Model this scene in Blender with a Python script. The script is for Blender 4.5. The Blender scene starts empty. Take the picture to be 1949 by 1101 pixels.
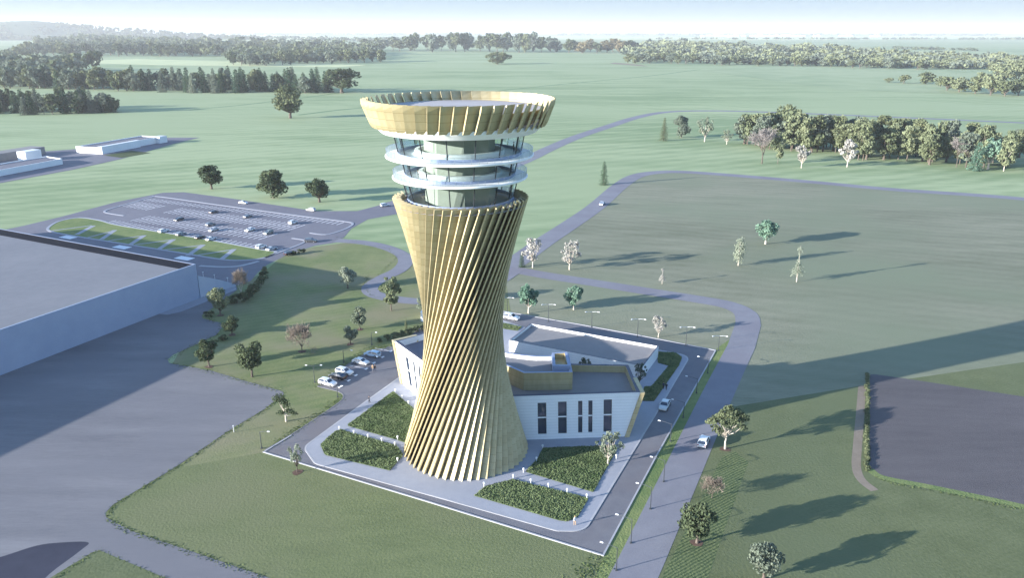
import bpy, bmesh, math, random
from mathutils import Vector, Matrix
from mathutils.geometry import tessellate_polygon

R = math.radians
sc = bpy.context.scene
COL = sc.collection
# ---------------------------------------------------------------- camera survey
F, CAMH, HY = 1480.0, 80.0, 58.0
PX, PY = 974.5, 550.5
PITCH = math.atan((PY - HY) / F)
CP, SP = math.cos(PITCH), math.sin(PITCH)

def P(x, y, z=0.0):
    """survey point of the photograph -> place on the level z"""
    u = (x - PX) / F; v = (PY - y) / F
    d = Vector((u, CP + v * SP, -SP + v * CP))
    t = (z - CAMH) / d.z
    return Vector((d.x * t, d.y * t, z))

def P2(x, y, z=0.0):
    p = P(x, y, z); return Vector((p.x, p.y))

def depth_of(p):
    return p.y * CP - (p.z - CAMH) * SP

def height_to(base, ytop):
    v = (PY - ytop) / F
    return CAMH + base.y * (v * CP - SP) / (CP + v * SP)

cam_d = bpy.data.cameras.new('camera')
cam = bpy.data.objects.new('camera', cam_d); COL.objects.link(cam)
cam.location = (0, 0, CAMH); cam.rotation_euler = (math.pi / 2 - PITCH, 0, 0)
cam_d.sensor_width = 36; cam_d.lens = 36 * F / 1949.0
cam_d.clip_start = 0.5; cam_d.clip_end = 90000
sc.camera = cam

# ---------------------------------------------------------------- light and sky
SUN_AZ, SUN_EL = 248.0, 11.5         # where the sun stands: behind left of the camera
SUN_STRENGTH, SKY_STRENGTH, EXPOSURE = 4.2, 0.125, 2.0
world = bpy.data.worlds.new('World'); sc.world = world; world.use_nodes = True
nt = world.node_tree; nt.nodes.clear()
wo = nt.nodes.new('ShaderNodeOutputWorld'); bg = nt.nodes.new('ShaderNodeBackground')
sky = nt.nodes.new('ShaderNodeTexSky'); sky.sky_type = 'NISHITA'; sky.sun_disc = False
sky.sun_elevation = R(SUN_EL); sky.sun_rotation = R(SUN_AZ)
sky.altitude = 0; sky.air_density = 1.0; sky.dust_density = 0.6; sky.ozone_density = 3.0
# low down the sky fades to a pale bluish haze bank
tcw = nt.nodes.new('ShaderNodeTexCoord'); spw = nt.nodes.new('ShaderNodeSeparateXYZ'); nt.links.new(tcw.outputs['Generated'], spw.inputs[0])
KS = 1.0 / (SKY_STRENGTH * 2 ** EXPOSURE)
rw_ = nt.nodes.new('ShaderNodeValToRGB'); nt.links.new(spw.outputs[2], rw_.inputs[0]); cr_ = rw_.color_ramp
cr_.elements[0].position = 0.0; cr_.elements[0].color = (.7, .77, .85, 1)
cr_.elements[1].position = .2; cr_.elements[1].color = (.3, .47, .7, 1)
e_ = cr_.elements.new(.012); e_.color = (.6, .72, .83, 1)
e_ = cr_.elements.new(.036); e_.color = (.49, .65, .78, 1)
ml_ = nt.nodes.new('ShaderNodeVectorMath'); ml_.operation = 'SCALE'; ml_.inputs[3].default_value = KS; nt.links.new(rw_.outputs[0], ml_.inputs[0])
fr_ = nt.nodes.new('ShaderNodeMapRange'); fr_.inputs['From Min'].default_value = .06; fr_.inputs['From Max'].default_value = .35; fr_.inputs['To Min'].default_value = 1; fr_.inputs['To Max'].default_value = 0
nt.links.new(spw.outputs[2], fr_.inputs[0])
mw_ = nt.nodes.new('ShaderNodeMix'); mw_.data_type = 'RGBA'; nt.links.new(fr_.outputs[0], mw_.inputs[0])
nt.links.new(sky.outputs[0], mw_.inputs[6]); nt.links.new(ml_.outputs[0], mw_.inputs[7]); nt.links.new(mw_.outputs[2], bg.inputs[0])
bg.inputs[1].default_value = SKY_STRENGTH
nt.links.new(bg.outputs[0], wo.inputs[0])
sd = bpy.data.lights.new('sun', 'SUN'); sd.energy = SUN_STRENGTH; sd.angle = R(0.5); sd.color = (1.0, 0.95, 0.88)
sun = bpy.data.objects.new('sun', sd); COL.objects.link(sun)
to_sun = Vector((math.sin(R(SUN_AZ)) * math.cos(R(SUN_EL)), math.cos(R(SUN_AZ)) * math.cos(R(SUN_EL)), math.sin(R(SUN_EL))))
sun.rotation_euler = to_sun.to_track_quat('Z', 'Y').to_euler(); sun.location = to_sun * 300
vs = sc.view_settings
vs.view_transform = 'Standard'; vs.look = 'None'; vs.gamma = 1.0; vs.exposure = EXPOSURE; vs.use_curve_mapping = False
sc.render.engine = 'CYCLES'
sc.cycles.max_bounces = 6; sc.cycles.diffuse_bounces = 2; sc.cycles.glossy_bounces = 3
sc.cycles.transparent_max_bounces = 8; sc.cycles.volume_bounces = 0
sc.cycles.use_denoising = True
sc.cycles.sample_clamp_indirect = 4.0

# ---------------------------------------------------------------- materials
def new_mat(name):
    m = bpy.data.materials.new(name); m.use_nodes = True
    n = m.node_tree; b = n.nodes.get('Principled BSDF')
    return m, n, b

def plain(name, c, rough=0.6, metal=0.0, spec=0.4):
    m, n, b = new_mat(name)
    b.inputs['Base Color'].default_value = (*c, 1); b.inputs['Roughness'].default_value = rough
    b.inputs['Metallic'].default_value = metal; b.inputs['Specular IOR Level'].default_value = spec
    return m

def surface(name, c1, c2, scales=(0.02, 0.15, 1.2), weights=(0.5, 0.3, 0.2), rough=0.9, bump=0.0, bump_scale=3.0,
            stretch=None, tint=None, tint_scale=0.008, spec=0.15, contrast=0.32, stripes=None, joints=None):
    """a ground or wall surface coloured by several octaves of noise in world space"""
    m, n, b = new_mat(name)
    N = n.nodes; L = n.links
    geo = N.new('ShaderNodeNewGeometry'); mp = N.new('ShaderNodeMapping')
    L.new(geo.outputs['Position'], mp.inputs['Vector'])
    if stretch:
        mp.inputs['Rotation'].default_value = (0, 0, stretch[0]); mp.inputs['Scale'].default_value = (stretch[1], stretch[2], 1)
    acc = None
    for s, w in zip(scales, weights):
        t = N.new('ShaderNodeTexNoise'); t.inputs['Scale'].default_value = s; t.inputs['Detail'].default_value = 4
        L.new(mp.outputs[0], t.inputs['Vector'])
        mu = N.new('ShaderNodeMath'); mu.operation = 'MULTIPLY'; mu.inputs[1].default_value = w; L.new(t.outputs['Fac'], mu.inputs[0])
        if acc is None: acc = mu.outputs[0]
        else:
            ad = N.new('ShaderNodeMath'); L.new(acc, ad.inputs[0]); L.new(mu.outputs[0], ad.inputs[1]); acc = ad.outputs[0]
    if stripes:                                   # (angle, waves per metre, weight): mowing or tilling rows
        mp2 = N.new('ShaderNodeMapping'); mp2.inputs['Rotation'].default_value = (0, 0, stripes[0]); L.new(geo.outputs['Position'], mp2.inputs['Vector'])
        wv = N.new('ShaderNodeTexWave'); wv.inputs['Scale'].default_value = stripes[1]; wv.inputs['Distortion'].default_value = 3.0
        wv.inputs['Detail'].default_value = 3; wv.inputs['Detail Scale'].default_value = 0.6
        L.new(mp2.outputs[0], wv.inputs['Vector'])
        mu = N.new('ShaderNodeMath'); mu.operation = 'MULTIPLY_ADD'; mu.inputs[1].default_value = stripes[2]; L.new(wv.outputs['Fac'], mu.inputs[0])
        sb = N.new('ShaderNodeMath'); sb.operation = 'SUBTRACT'; L.new(acc, sb.inputs[0]); sb.inputs[1].default_value = stripes[2] * 0.5
        L.new(sb.outputs[0], mu.inputs[2]); acc = mu.outputs[0]
    mr = N.new('ShaderNodeMapRange'); mr.inputs['From Min'].default_value = 0.5 - contrast / 2; mr.inputs['From Max'].default_value = 0.5 + contrast / 2
    L.new(acc, mr.inputs['Value'])
    mx = N.new('ShaderNodeMix'); mx.data_type = 'RGBA'
    mx.inputs[6].default_value = (*c1, 1); mx.inputs[7].default_value = (*c2, 1); L.new(mr.outputs[0], mx.inputs[0])
    out = mx.outputs[2]
    if tint:
        t = N.new('ShaderNodeTexNoise'); t.inputs['Scale'].default_value = tint_scale; t.inputs['Detail'].default_value = 3
        L.new(geo.outputs['Position'], t.inputs['Vector'])
        r2 = N.new('ShaderNodeMapRange'); r2.inputs['From Min'].default_value = 0.45; r2.inputs['From Max'].default_value = 0.65; L.new(t.outputs['Fac'], r2.inputs['Value'])
        m2 = N.new('ShaderNodeMix'); m2.data_type = 'RGBA'; L.new(r2.outputs[0], m2.inputs[0]); L.new(out, m2.inputs[6]); m2.inputs[7].default_value = (*tint, 1)
        out = m2.outputs[2]
    if joints:                                    # horizontal cladding joints
        sx = N.new('ShaderNodeSeparateXYZ'); L.new(geo.outputs['Position'], sx.inputs[0])
        q1 = N.new('ShaderNodeMath'); q1.operation = 'MULTIPLY'; q1.inputs[1].default_value = 1 / joints; L.new(sx.outputs[2], q1.inputs[0])
        q2 = N.new('ShaderNodeMath'); q2.operation = 'FRACT'; L.new(q1.outputs[0], q2.inputs[0])
        q3 = N.new('ShaderNodeMath'); q3.operation = 'LESS_THAN'; q3.inputs[1].default_value = 0.09; L.new(q2.outputs[0], q3.inputs[0])
        m3 = N.new('ShaderNodeMix'); m3.data_type = 'RGBA'; L.new(q3.outputs[0], m3.inputs[0]); L.new(out, m3.inputs[6]); m3.inputs[7].default_value = tuple(v * 0.82 for v in c1) + (1,)
        out = m3.outputs[2]
    L.new(out, b.inputs['Base Color'])
    b.inputs['Roughness'].default_value = rough; b.inputs['Specular IOR Level'].default_value = spec
    if bump:
        t = N.new('ShaderNodeTexNoise'); t.inputs['Scale'].default_value = bump_scale; t.inputs['Detail'].default_value = 5
        L.new(geo.outputs['Position'], t.inputs['Vector'])
        bp = N.new('ShaderNodeBump'); bp.inputs['Strength'].default_value = bump; bp.inputs['Distance'].default_value = 0.3
        L.new(t.outputs['Fac'], bp.inputs['Height']); L.new(bp.outputs[0], b.inputs['Normal'])
    return m

def leafy(name, c1, c2, trans=0.25):
    m = bpy.data.materials.new(name); m.use_nodes = True
    n = m.node_tree; n.nodes.clear(); N = n.nodes; L = n.links
    out = N.new('ShaderNodeOutputMaterial'); df = N.new('ShaderNodeBsdfDiffuse'); tr = N.new('ShaderNodeBsdfTranslucent'); ms = N.new('ShaderNodeMixShader')
    geo = N.new('ShaderNodeNewGeometry'); oi = N.new('ShaderNodeObjectInfo')
    t = N.new('ShaderNodeTexNoise'); t.inputs['Scale'].default_value = 0.45; t.inputs['Detail'].default_value = 3; L.new(geo.outputs['Position'], t.inputs['Vector'])
    a = N.new('ShaderNodeMath'); a.operation = 'MULTIPLY_ADD'; a.inputs[1].default_value = 0.5; L.new(oi.outputs['Random'], a.inputs[0])
    s = N.new('ShaderNodeMath'); s.operation = 'MULTIPLY_ADD'; s.inputs[1].default_value = 1.6; s.inputs[2].default_value = -0.55; L.new(t.outputs['Fac'], s.inputs[0])
    L.new(s.outputs[0], a.inputs[2]); a.use_clamp = True
    mx = N.new('ShaderNodeMix'); mx.data_type = 'RGBA'; mx.inputs[6].default_value = (*c1, 1); mx.inputs[7].default_value = (*c2, 1); L.new(a.outputs[0], mx.inputs[0])
    L.new(mx.outputs[2], df.inputs[0]); L.new(mx.outputs[2], tr.inputs[0]); ms.inputs[0].default_value = trans
    L.new(df.outputs[0], ms.inputs[1]); L.new(tr.outputs[0], ms.inputs[2]); L.new(ms.outputs[0], out.inputs[0])
    return m

M = {}
# grounds
M['far_grass'] = surface('far_grass', (0.178, 0.243, 0.125), (0.3, 0.352, 0.205), scales=(0.004, 0.03, 0.25), weights=(0.45, 0.35, 0.2), stretch=(R(-28), 0.35, 1.6), tint=(0.268, 0.322, 0.185), tint_scale=0.0035, contrast=0.15, stripes=(R(60), 0.022, 0.06))
M['meadow'] = surface('meadow', (0.142, 0.152, 0.103), (0.236, 0.237, 0.173), scales=(0.012, 0.1, 0.9), weights=(0.5, 0.3, 0.2), stretch=(R(24), 0.4, 1.5), contrast=0.24, tint=(0.173, 0.196, 0.131), tint_scale=0.012, bump=0.25, bump_scale=1.5, stripes=(R(112), 0.05, 0.045))
M['lawn'] = surface('lawn', (0.102, 0.138, 0.056), (0.197, 0.210, 0.099), scales=(0.03, 0.2, 1.5), weights=(0.45, 0.3, 0.25), tint=(0.197, 0.188, 0.114), tint_scale=0.045, bump=0.22, bump_scale=2.2, stripes=(R(62), 0.12, 0.06))
M['front_lawn'] = surface('front_lawn', (0.099, 0.122, 0.056), (0.161, 0.182, 0.086), scales=(0.03, 0.25, 1.8), weights=(0.4, 0.3, 0.3), stretch=(R(20), 0.5, 1.4), tint=(0.149, 0.161, 0.085), tint_scale=0.03, bump=0.22, bump_scale=2.2)
M['lower_lawn'] = surface('lower_lawn', (0.084, 0.102, 0.048), (0.138, 0.155, 0.081), scales=(0.025, 0.2, 1.6), weights=(0.4, 0.3, 0.3), tint=(0.112, 0.133, 0.071), tint_scale=0.03, bump=0.22, bump_scale=2.0, stripes=(R(66), 0.3, 0.035))
M['verge'] = surface('verge', (0.093, 0.146, 0.052), (0.206, 0.232, 0.095), scales=(0.05, 0.4, 2.0), bump=0.5, bump_scale=2.5)
M['tilled'] = surface('tilled', (0.058, 0.085, 0.039), (0.130, 0.156, 0.072), scales=(0.05, 0.4, 2.0), bump=0.4, bump_scale=2.0, stripes=(R(66 - 12), 0.55, 0.4))
M['far_field_a'] = surface('far_field_a', (0.2, 0.262, 0.145), (0.28, 0.33, 0.195), scales=(0.002, 0.02), weights=(0.6, 0.4), contrast=0.2)
M['far_field_b'] = surface('far_field_b', (0.363, 0.413, 0.234), (0.471, 0.497, 0.286), scales=(0.002, 0.02), weights=(0.6, 0.4))
M['far_field_c'] = surface('far_field_c', (0.110, 0.187, 0.101), (0.157, 0.224, 0.114), scales=(0.002, 0.02), weights=(0.6, 0.4))
M['plough'] = surface('plough', (0.08, 0.074, 0.08), (0.122, 0.112, 0.118), scales=(0.03, 0.25, 2.5), weights=(0.4, 0.3, 0.3), stretch=(R(26), 0.4, 2.0), bump=0.25, bump_scale=5.0)
M['dirt'] = surface('dirt', (0.17, 0.14, 0.11), (0.24, 0.2, 0.16), scales=(0.1, 0.6, 3.0), bump=0.2)
M['road'] = surface('road', (0.17, 0.17, 0.198), (0.218, 0.218, 0.245), scales=(0.05, 0.4, 3.0), weights=(0.4, 0.3, 0.3), rough=0.8, bump=0.1, bump_scale=6, tint=(0.175, 0.17, 0.2), tint_scale=0.06)
M['yard'] = surface('yard', (0.12, 0.12, 0.135), (0.205, 0.202, 0.215), scales=(0.02, 0.12, 1.2, 6.0), weights=(0.4, 0.3, 0.15, 0.15), stretch=(R(25), 0.3, 1.8), rough=0.8, contrast=0.24, tint=(0.15, 0.15, 0.168), tint_scale=0.03, bump=0.1, bump_scale=5)
M['asphalt'] = surface('asphalt', (0.12, 0.121, 0.142), (0.185, 0.184, 0.2), scales=(0.08, 0.5, 4.0), rough=0.75, tint=(0.15, 0.142, 0.155), tint_scale=0.09, bump=0.1, bump_scale=6)
M['lot'] = surface('lot', (0.13, 0.128, 0.155), (0.175, 0.172, 0.2), scales=(0.03, 0.3, 3.0), rough=0.8)
M['dark_patch_mat'] = surface('dark_patch_mat', (0.035, 0.037, 0.055), (0.05, 0.052, 0.075), scales=(0.05, 0.4, 3.0), rough=0.7)
M['paving'] = surface('paving', (0.25, 0.262, 0.305), (0.315, 0.325, 0.365), scales=(0.08, 0.6, 3.0), rough=0.65, bump=0.05, bump_scale=6)
M['kerb'] = surface('kerb', (0.3, 0.305, 0.33), (0.4, 0.4, 0.42), scales=(0.1, 0.8, 4.0), rough=0.8)
M['paint'] = surface('paint', (0.6, 0.6, 0.63), (0.78, 0.78, 0.8), scales=(0.1, 1.0, 5.0), rough=0.7)
M['soil'] = surface('soil', (0.04, 0.06, 0.025), (0.07, 0.09, 0.04), scales=(0.3, 2.0, 6.0))
M['mulch'] = surface('mulch', (0.09, 0.055, 0.042), (0.15, 0.1, 0.08), scales=(0.5, 2.0, 6.0))
# buildings
M['white_wall'] = surface('white_wall', (0.66, 0.68, 0.7), (0.76, 0.77, 0.78), scales=(0.08, 0.6, 4.0), rough=0.45, spec=0.3, joints=0.62)
M['slab_white'] = plain('slab_white', (0.8, 0.81, 0.83), 0.4)
M['roof_grey'] = surface('roof_grey', (0.19, 0.185, 0.19), (0.24, 0.232, 0.235), scales=(0.06, 0.5, 4.0), rough=0.85)
M['roof_dark'] = surface('roof_dark', (0.13, 0.13, 0.16), (0.17, 0.17, 0.2), scales=(0.06, 0.5, 4.0), rough=0.85)
M['roof_pale'] = surface('roof_pale', (0.155, 0.16, 0.18), (0.2, 0.203, 0.22), scales=(0.04, 0.4, 4.0), rough=0.85)
M['deck'] = surface('deck', (0.33, 0.31, 0.31), (0.4, 0.38, 0.38), scales=(0.1, 0.6, 4.0), rough=0.8)
M['cap_dark'] = plain('cap_dark', (0.05, 0.055, 0.085), 0.5)
M['felt_dark'] = plain('felt_dark', (0.014, 0.016, 0.024), 0.95, 0, 0.05)
M['steel_blue'] = plain('steel_blue', (0.22, 0.27, 0.4), 0.45)
M['hall_wall'] = surface('hall_wall', (0.26, 0.31, 0.42), (0.32, 0.37, 0.48), scales=(0.02, 0.3, 3.0), rough=0.6, spec=0.3)
M['dock_wall'] = surface('dock_wall', (0.36, 0.41, 0.5), (0.42, 0.46, 0.54), scales=(0.05, 0.4, 3.0), rough=0.6)

def gold_mat():
    m, n, b = new_mat('gold_cladding'); N = n.nodes; L = n.links
    tc = N.new('ShaderNodeTexCoord'); oi = N.new('ShaderNodeObjectInfo')
    mp = N.new('ShaderNodeMapping'); mp.inputs['Scale'].default_value = (1.1, 1.1, 0.28); L.new(tc.outputs['Object'], mp.inputs['Vector'])
    t = N.new('ShaderNodeTexNoise'); t.inputs['Scale'].default_value = 0.9; t.inputs['Detail'].default_value = 5; L.new(mp.outputs[0], t.inputs['Vector'])
    sx = N.new('ShaderNodeSeparateXYZ'); L.new(tc.outputs['Object'], sx.inputs[0])
    # horizontal sheet joints every 1.3 m
    fr = N.new('ShaderNodeMath'); fr.operation = 'MULTIPLY'; fr.inputs[1].default_value = 1 / 1.3; L.new(sx.outputs[2], fr.inputs[0])
    f2 = N.new('ShaderNodeMath'); f2.operation = 'FRACT'; L.new(fr.outputs[0], f2.inputs[0])
    jt = N.new('ShaderNodeMath'); jt.operation = 'LESS_THAN'; jt.inputs[1].default_value = 0.05; L.new(f2.outputs[0], jt.inputs[0])
    fl = N.new('ShaderNodeMath'); fl.operation = 'FLOOR'; L.new(fr.outputs[0], fl.inputs[0])
    wn = N.new('ShaderNodeTexWhiteNoise'); wn.noise_dimensions = '2D'; cb = N.new('ShaderNodeCombineXYZ'); L.new(fl.outputs[0], cb.inputs[0]); L.new(oi.outputs['Random'], cb.inputs[1]); L.new(cb.outputs[0], wn.inputs['Vector'])
    ad = N.new('ShaderNodeMath'); ad.operation = 'MULTIPLY_ADD'; ad.inputs[1].default_value = 0.3; L.new(wn.outputs['Value'], ad.inputs[0]); L.new(t.outputs['Fac'], ad.inputs[2])
    mr = N.new('ShaderNodeMapRange'); mr.inputs['From Min'].default_value = 0.35; mr.inputs['From Max'].default_value = 0.95; L.new(ad.outputs[0], mr.inputs['Value'])
    mx = N.new('ShaderNodeMix'); mx.data_type = 'RGBA'; L.new(mr.outputs[0], mx.inputs[0])
    mx.inputs[6].default_value = (0.375, 0.31, 0.17, 1); mx.inputs[7].default_value = (0.5, 0.43, 0.262, 1)
    m2 = N.new('ShaderNodeMix'); m2.data_type = 'RGBA'; L.new(jt.outputs[0], m2.inputs[0]); L.new(mx.outputs[2], m2.inputs[6]); m2.inputs[7].default_value = (0.29, 0.225, 0.115, 1)
    L.new(m2.outputs[2], b.inputs['Base Color'])
    b.inputs['Metallic'].default_value = 0.25; b.inputs['Roughness'].default_value = 0.48
    return m
M['gold'] = gold_mat()
M['gold_gap_shade'] = plain('gold_gap_shade', (0.07, 0.052, 0.025), 0.6)  # darkened gold: shade of the gaps between fins put into the colour
M['dark_metal'] = plain('dark_metal', (0.025, 0.03, 0.04), 0.45, 0.3)
M['rail_metal'] = plain('rail_metal', (0.35, 0.4, 0.45), 0.35, 0.6)
M['core'] = surface('core', (0.23, 0.24, 0.215), (0.28, 0.29, 0.26), scales=(0.2, 1.0, 4.0), rough=0.7)
M['window'] = plain('window_pane', (0.03, 0.045, 0.08), 0.06, 0.0, 1.0)
M['tyre'] = plain('tyre', (0.015, 0.015, 0.017), 0.8)
M['rim'] = plain('rim', (0.5, 0.5, 0.52), 0.3, 0.8)
M['lamp_glass'] = plain('lamp_glass', (0.7, 0.71, 0.73), 0.3)
M['post'] = plain('post', (0.06, 0.07, 0.08), 0.5, 0.4)
M['pale_post'] = plain('pale_post', (0.6, 0.62, 0.64), 0.5, 0.2)
M['skin'] = plain('skin', (0.5, 0.32, 0.24), 0.6)
M['hair'] = plain('hair', (0.03, 0.02, 0.015), 0.7)
M['hair_fair'] = plain('hair_fair', (0.45, 0.32, 0.15), 0.7)
for k, c in {'cloth_black': (0.02, 0.022, 0.03), 'cloth_tan': (0.42, 0.28, 0.16), 'cloth_navy': (0.03, 0.04, 0.08), 'cloth_white': (0.7, 0.7, 0.7), 'cloth_grey': (0.14, 0.14, 0.16)}.items():
    M[k] = plain(k, c, 0.85)
def glass_mat(name, tint, refl):
    m = bpy.data.materials.new(name); m.use_nodes = True
    n = m.node_tree; n.nodes.clear(); N = n.nodes; L = n.links
    out = N.new('ShaderNodeOutputMaterial'); tr = N.new('ShaderNodeBsdfTransparent'); gl = N.new('ShaderNodeBsdfGlossy'); ms = N.new('ShaderNodeMixShader')
    fr = N.new('ShaderNodeFresnel'); fr.inputs['IOR'].default_value = 1.5
    mu = N.new('ShaderNodeMath'); mu.operation = 'MULTIPLY_ADD'; mu.inputs[1].default_value = 0.55; mu.inputs[2].default_value = refl; L.new(fr.outputs[0], mu.inputs[0])
    tr.inputs[0].default_value = (*tint, 1); gl.inputs['Roughness'].default_value = 0.02; gl.inputs[0].default_value = (0.9, 0.95, 1, 1)
    L.new(mu.outputs[0], ms.inputs[0]); L.new(tr.outputs[0], ms.inputs[1]); L.new(gl.outputs[0], ms.inputs[2]); L.new(ms.outputs[0], out.inputs[0])
    return m
M['glass'] = glass_mat('glass', (0.86, 0.94, 0.92), 0.0)
M['glass_clear'] = glass_mat('glass_clear', (0.95, 0.985, 0.985), 0.0)
# foliage
M['leaf_dark'] = leafy('leaf_dark', (0.048, 0.07, 0.042), (0.125, 0.152, 0.085))
M['leaf_mid'] = leafy('leaf_mid', (0.075, 0.1, 0.058), (0.185, 0.205, 0.115))
M['leaf_pale'] = leafy('leaf_pale', (0.115, 0.145, 0.085), (0.25, 0.275, 0.165))
M['leaf_teal'] = leafy('leaf_teal', (0.083, 0.166, 0.118), (0.221, 0.331, 0.248))
M['leaf_silver'] = leafy('leaf_silver', (0.138, 0.172, 0.121), (0.310, 0.345, 0.270))
M['leaf_blossom'] = leafy('leaf_blossom', (0.31, 0.305, 0.28), (0.52, 0.5, 0.46))
M['leaf_conifer'] = leafy('leaf_conifer', (0.035, 0.074, 0.044), (0.094, 0.148, 0.087))
M['leaf_autumn'] = leafy('leaf_autumn', (0.14, 0.125, 0.07), (0.25, 0.215, 0.13))
M['leaf_blue'] = leafy('leaf_blue', (0.085, 0.115, 0.09), (0.19, 0.22, 0.17))
M['leaf_bed'] = leafy('leaf_bed', (0.085, 0.125, 0.055), (0.215, 0.26, 0.13))
M['blade'] = leafy('blade', (0.083, 0.121, 0.044), (0.165, 0.193, 0.088))
M['twig'] = leafy('twig', (0.16, 0.135, 0.115), (0.29, 0.245, 0.205), 0.1)
M['twig_grey'] = leafy('twig_grey', (0.2, 0.18, 0.17), (0.36, 0.33, 0.33), 0.1)
M['bark'] = surface('bark', (0.075, 0.06, 0.05), (0.15, 0.125, 0.105), scales=(0.5, 2.0, 8.0))
M['bark_pale'] = surface('bark_pale', (0.36, 0.32, 0.27), (0.55, 0.5, 0.44), scales=(0.5, 2.0, 8.0))

# ---------------------------------------------------------------- object helpers
def link(name, me, mats, parent=None):
    o = bpy.data.objects.new(name, me); COL.objects.link(o)
    if mats is not None:
        for m in (mats if isinstance(mats, (list, tuple)) else [mats]):
            me.materials.append(m)
    if parent: o.parent = parent
    return o

def mesh_of(verts, faces, name='mesh', mi=None, smooth=False):
    me = bpy.data.meshes.new(name); me.from_pydata([tuple(v) for v in verts], [], faces)
    if mi: me.polygons.foreach_set('material_index', mi)
    if smooth: me.polygons.foreach_set('use_smooth', [True] * len(me.polygons))
    me.update(); return me

def tag(o, label=None, cat=None, group=None, kind=None):
    if label: o['label'] = label
    if cat: o['category'] = cat
    if group: o['group'] = group
    if kind: o['kind'] = kind
    return o

def thing(name, label, cat, loc=(0, 0, 0), rz=0, group=None):
    o = bpy.data.objects.new(name, None); COL.objects.link(o); o.location = loc; o.rotation_euler = (0, 0, rz)
    o.empty_display_size = 0.5
    return tag(o, label, cat, group)

class MB:
    """collects verts and faces for one mesh"""
    def __init__(s): s.v = []; s.f = []; s.m = []
    def add(s, vs, fs, mi=0):
        b = len(s.v); s.v += [tuple(v) for v in vs]; s.f += [tuple(i + b for i in f) for f in fs]; s.m += [mi] * len(fs)
    def hexa(s, p, mi=0):       # 4 bottom + 4 top
        s.add(p, [(3, 2, 1, 0), (4, 5, 6, 7), (0, 1, 5, 4), (1, 2, 6, 5), (2, 3, 7, 6), (3, 0, 4, 7)], mi)
    def box(s, c, d, rz=0, mi=0):
        ca, sa = math.cos(rz), math.sin(rz); p = []
        for z in (-d[2] / 2, d[2] / 2):
            for x, y in ((-1, -1), (1, -1), (1, 1), (-1, 1)):
                X, Y = x * d[0] / 2, y * d[1] / 2
                p.append((c[0] + X * ca - Y * sa, c[1] + X * sa + Y * ca, c[2] + z))
        s.hexa(p, mi)
    def tube(s, path, radii, n=6, mi=0, cap=True):
        rings = []
        for i, p in enumerate(path):
            p = Vector(p)
            a = Vector(path[max(0, i - 1)]); b = Vector(path[min(len(path) - 1, i + 1)])
            t = (b - a).normalized() if (b - a).length > 1e-9 else Vector((0, 0, 1))
            u = t.orthogonal().normalized() if abs(t.z) > 0.9 else t.cross(Vector((0, 0, 1))).normalized()
            w = t.cross(u)
            rings.append([p + (u * math.cos(2 * math.pi * k / n) + w * math.sin(2 * math.pi * k / n)) * radii[i] for k in range(n)])
        vs = [v for r in rings for v in r]; fs = []
        for i in range(len(path) - 1):
            for k in range(n):
                k2 = (k + 1) % n
                fs.append((i * n + k, i * n + k2, (i + 1) * n + k2, (i + 1) * n + k))
        if cap:
            fs.append(tuple(range(n))[::-1]); fs.append(tuple((len(path) - 1) * n + k for k in range(n)))
        s.add(vs, fs, mi)
    def lathe(s, prof, n=96, c=(0, 0), mi=0, closed=False):
        vs = []
        for r, z in prof:
            for k in range(n):
                a = 2 * math.pi * k / n; vs.append((c[0] + r * math.cos(a), c[1] + r * math.sin(a), z))
        fs = []; m = len(prof)
        for i in range(m if closed else m - 1):
            j = (i + 1) % m
            for k in range(n):
                k2 = (k + 1) % n; fs.append((i * n + k, i * n + k2, j * n + k2, j * n + k))
        s.add(vs, fs, mi)
    def loft(s, bot, top, cap_top=True, cap_bot=False, mi=0, mi_top=None):
        n = len(bot); s.add(list(bot) + list(top), [(k, (k + 1) % n, n + (k + 1) % n, n + k) for k in range(n)], mi)
        if cap_top: s.poly(top, mi if mi_top is None else mi_top)
        if cap_bot: s.poly(bot, mi)
    def poly(s, pts, mi=0):
        tri = tessellate_polygon([[Vector(p) for p in pts]])
        fs = []
        for t in tri:
            a, b, c = (Vector(pts[i]) for i in t)
            fs.append(t if (b - a).cross(c - a).z >= 0 else t[::-1])
        s.add(pts, fs, mi)
    def ring(s, outer, inner, mi=0):
        n = len(outer); s.add(list(outer) + list(inner), [(k, (k + 1) % n, n + (k + 1) % n, n + k) for k in range(n)], mi)
    def build(s, name, mats, parent=None, smooth=False):
        return link(name, mesh_of(s.v, s.f, name, s.m, smooth), mats, parent)

def area2(p): return sum(p[i][0] * p[(i + 1) % len(p)][1] - p[(i + 1) % len(p)][0] * p[i][1] for i in range(len(p))) / 2
def ccw(p): return list(p) if area2(p) > 0 else list(p)[::-1]

def offset_poly(pts, d):
    """inset of a ccw polygon by d"""
    n = len(pts); out = []
    for i in range(n):
        a, b, c = (Vector(pts[j % n][:2]) for j in (i - 1, i, i + 1))
        e1 = (b - a).normalized(); e2 = (c - b).normalized()
        n1 = Vector((-e1.y, e1.x)); n2 = Vector((-e2.y, e2.x)); bis = (n1 + n2)
        k = d / max(0.25, (1 + n1.dot(n2)) / 1.0) ; out.append(b + bis * k)
    return out

def rounded(pts, r, seg=6):
    """polygon with arcs of radius r (number or list) at its corners"""
    n = len(pts); out = []
    for i in range(n):
        rr = r[i] if isinstance(r, (list, tuple)) else r
        a, b, c = (Vector(pts[j % n]) for j in (i - 1, i, i + 1))
        if rr <= 0: out.append(b); continue
        u = (a - b); w = (c - b); ang = u.angle(w); t = min(rr / max(math.tan(ang / 2), 1e-3), u.length * 0.48, w.length * 0.48)
        p0 = b + u.normalized() * t; p1 = b + w.normalized() * t
        for k in range(seg + 1):
            s = k / seg; out.append(p0.lerp(b, s).lerp(b.lerp(p1, s), s))
    return out

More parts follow.
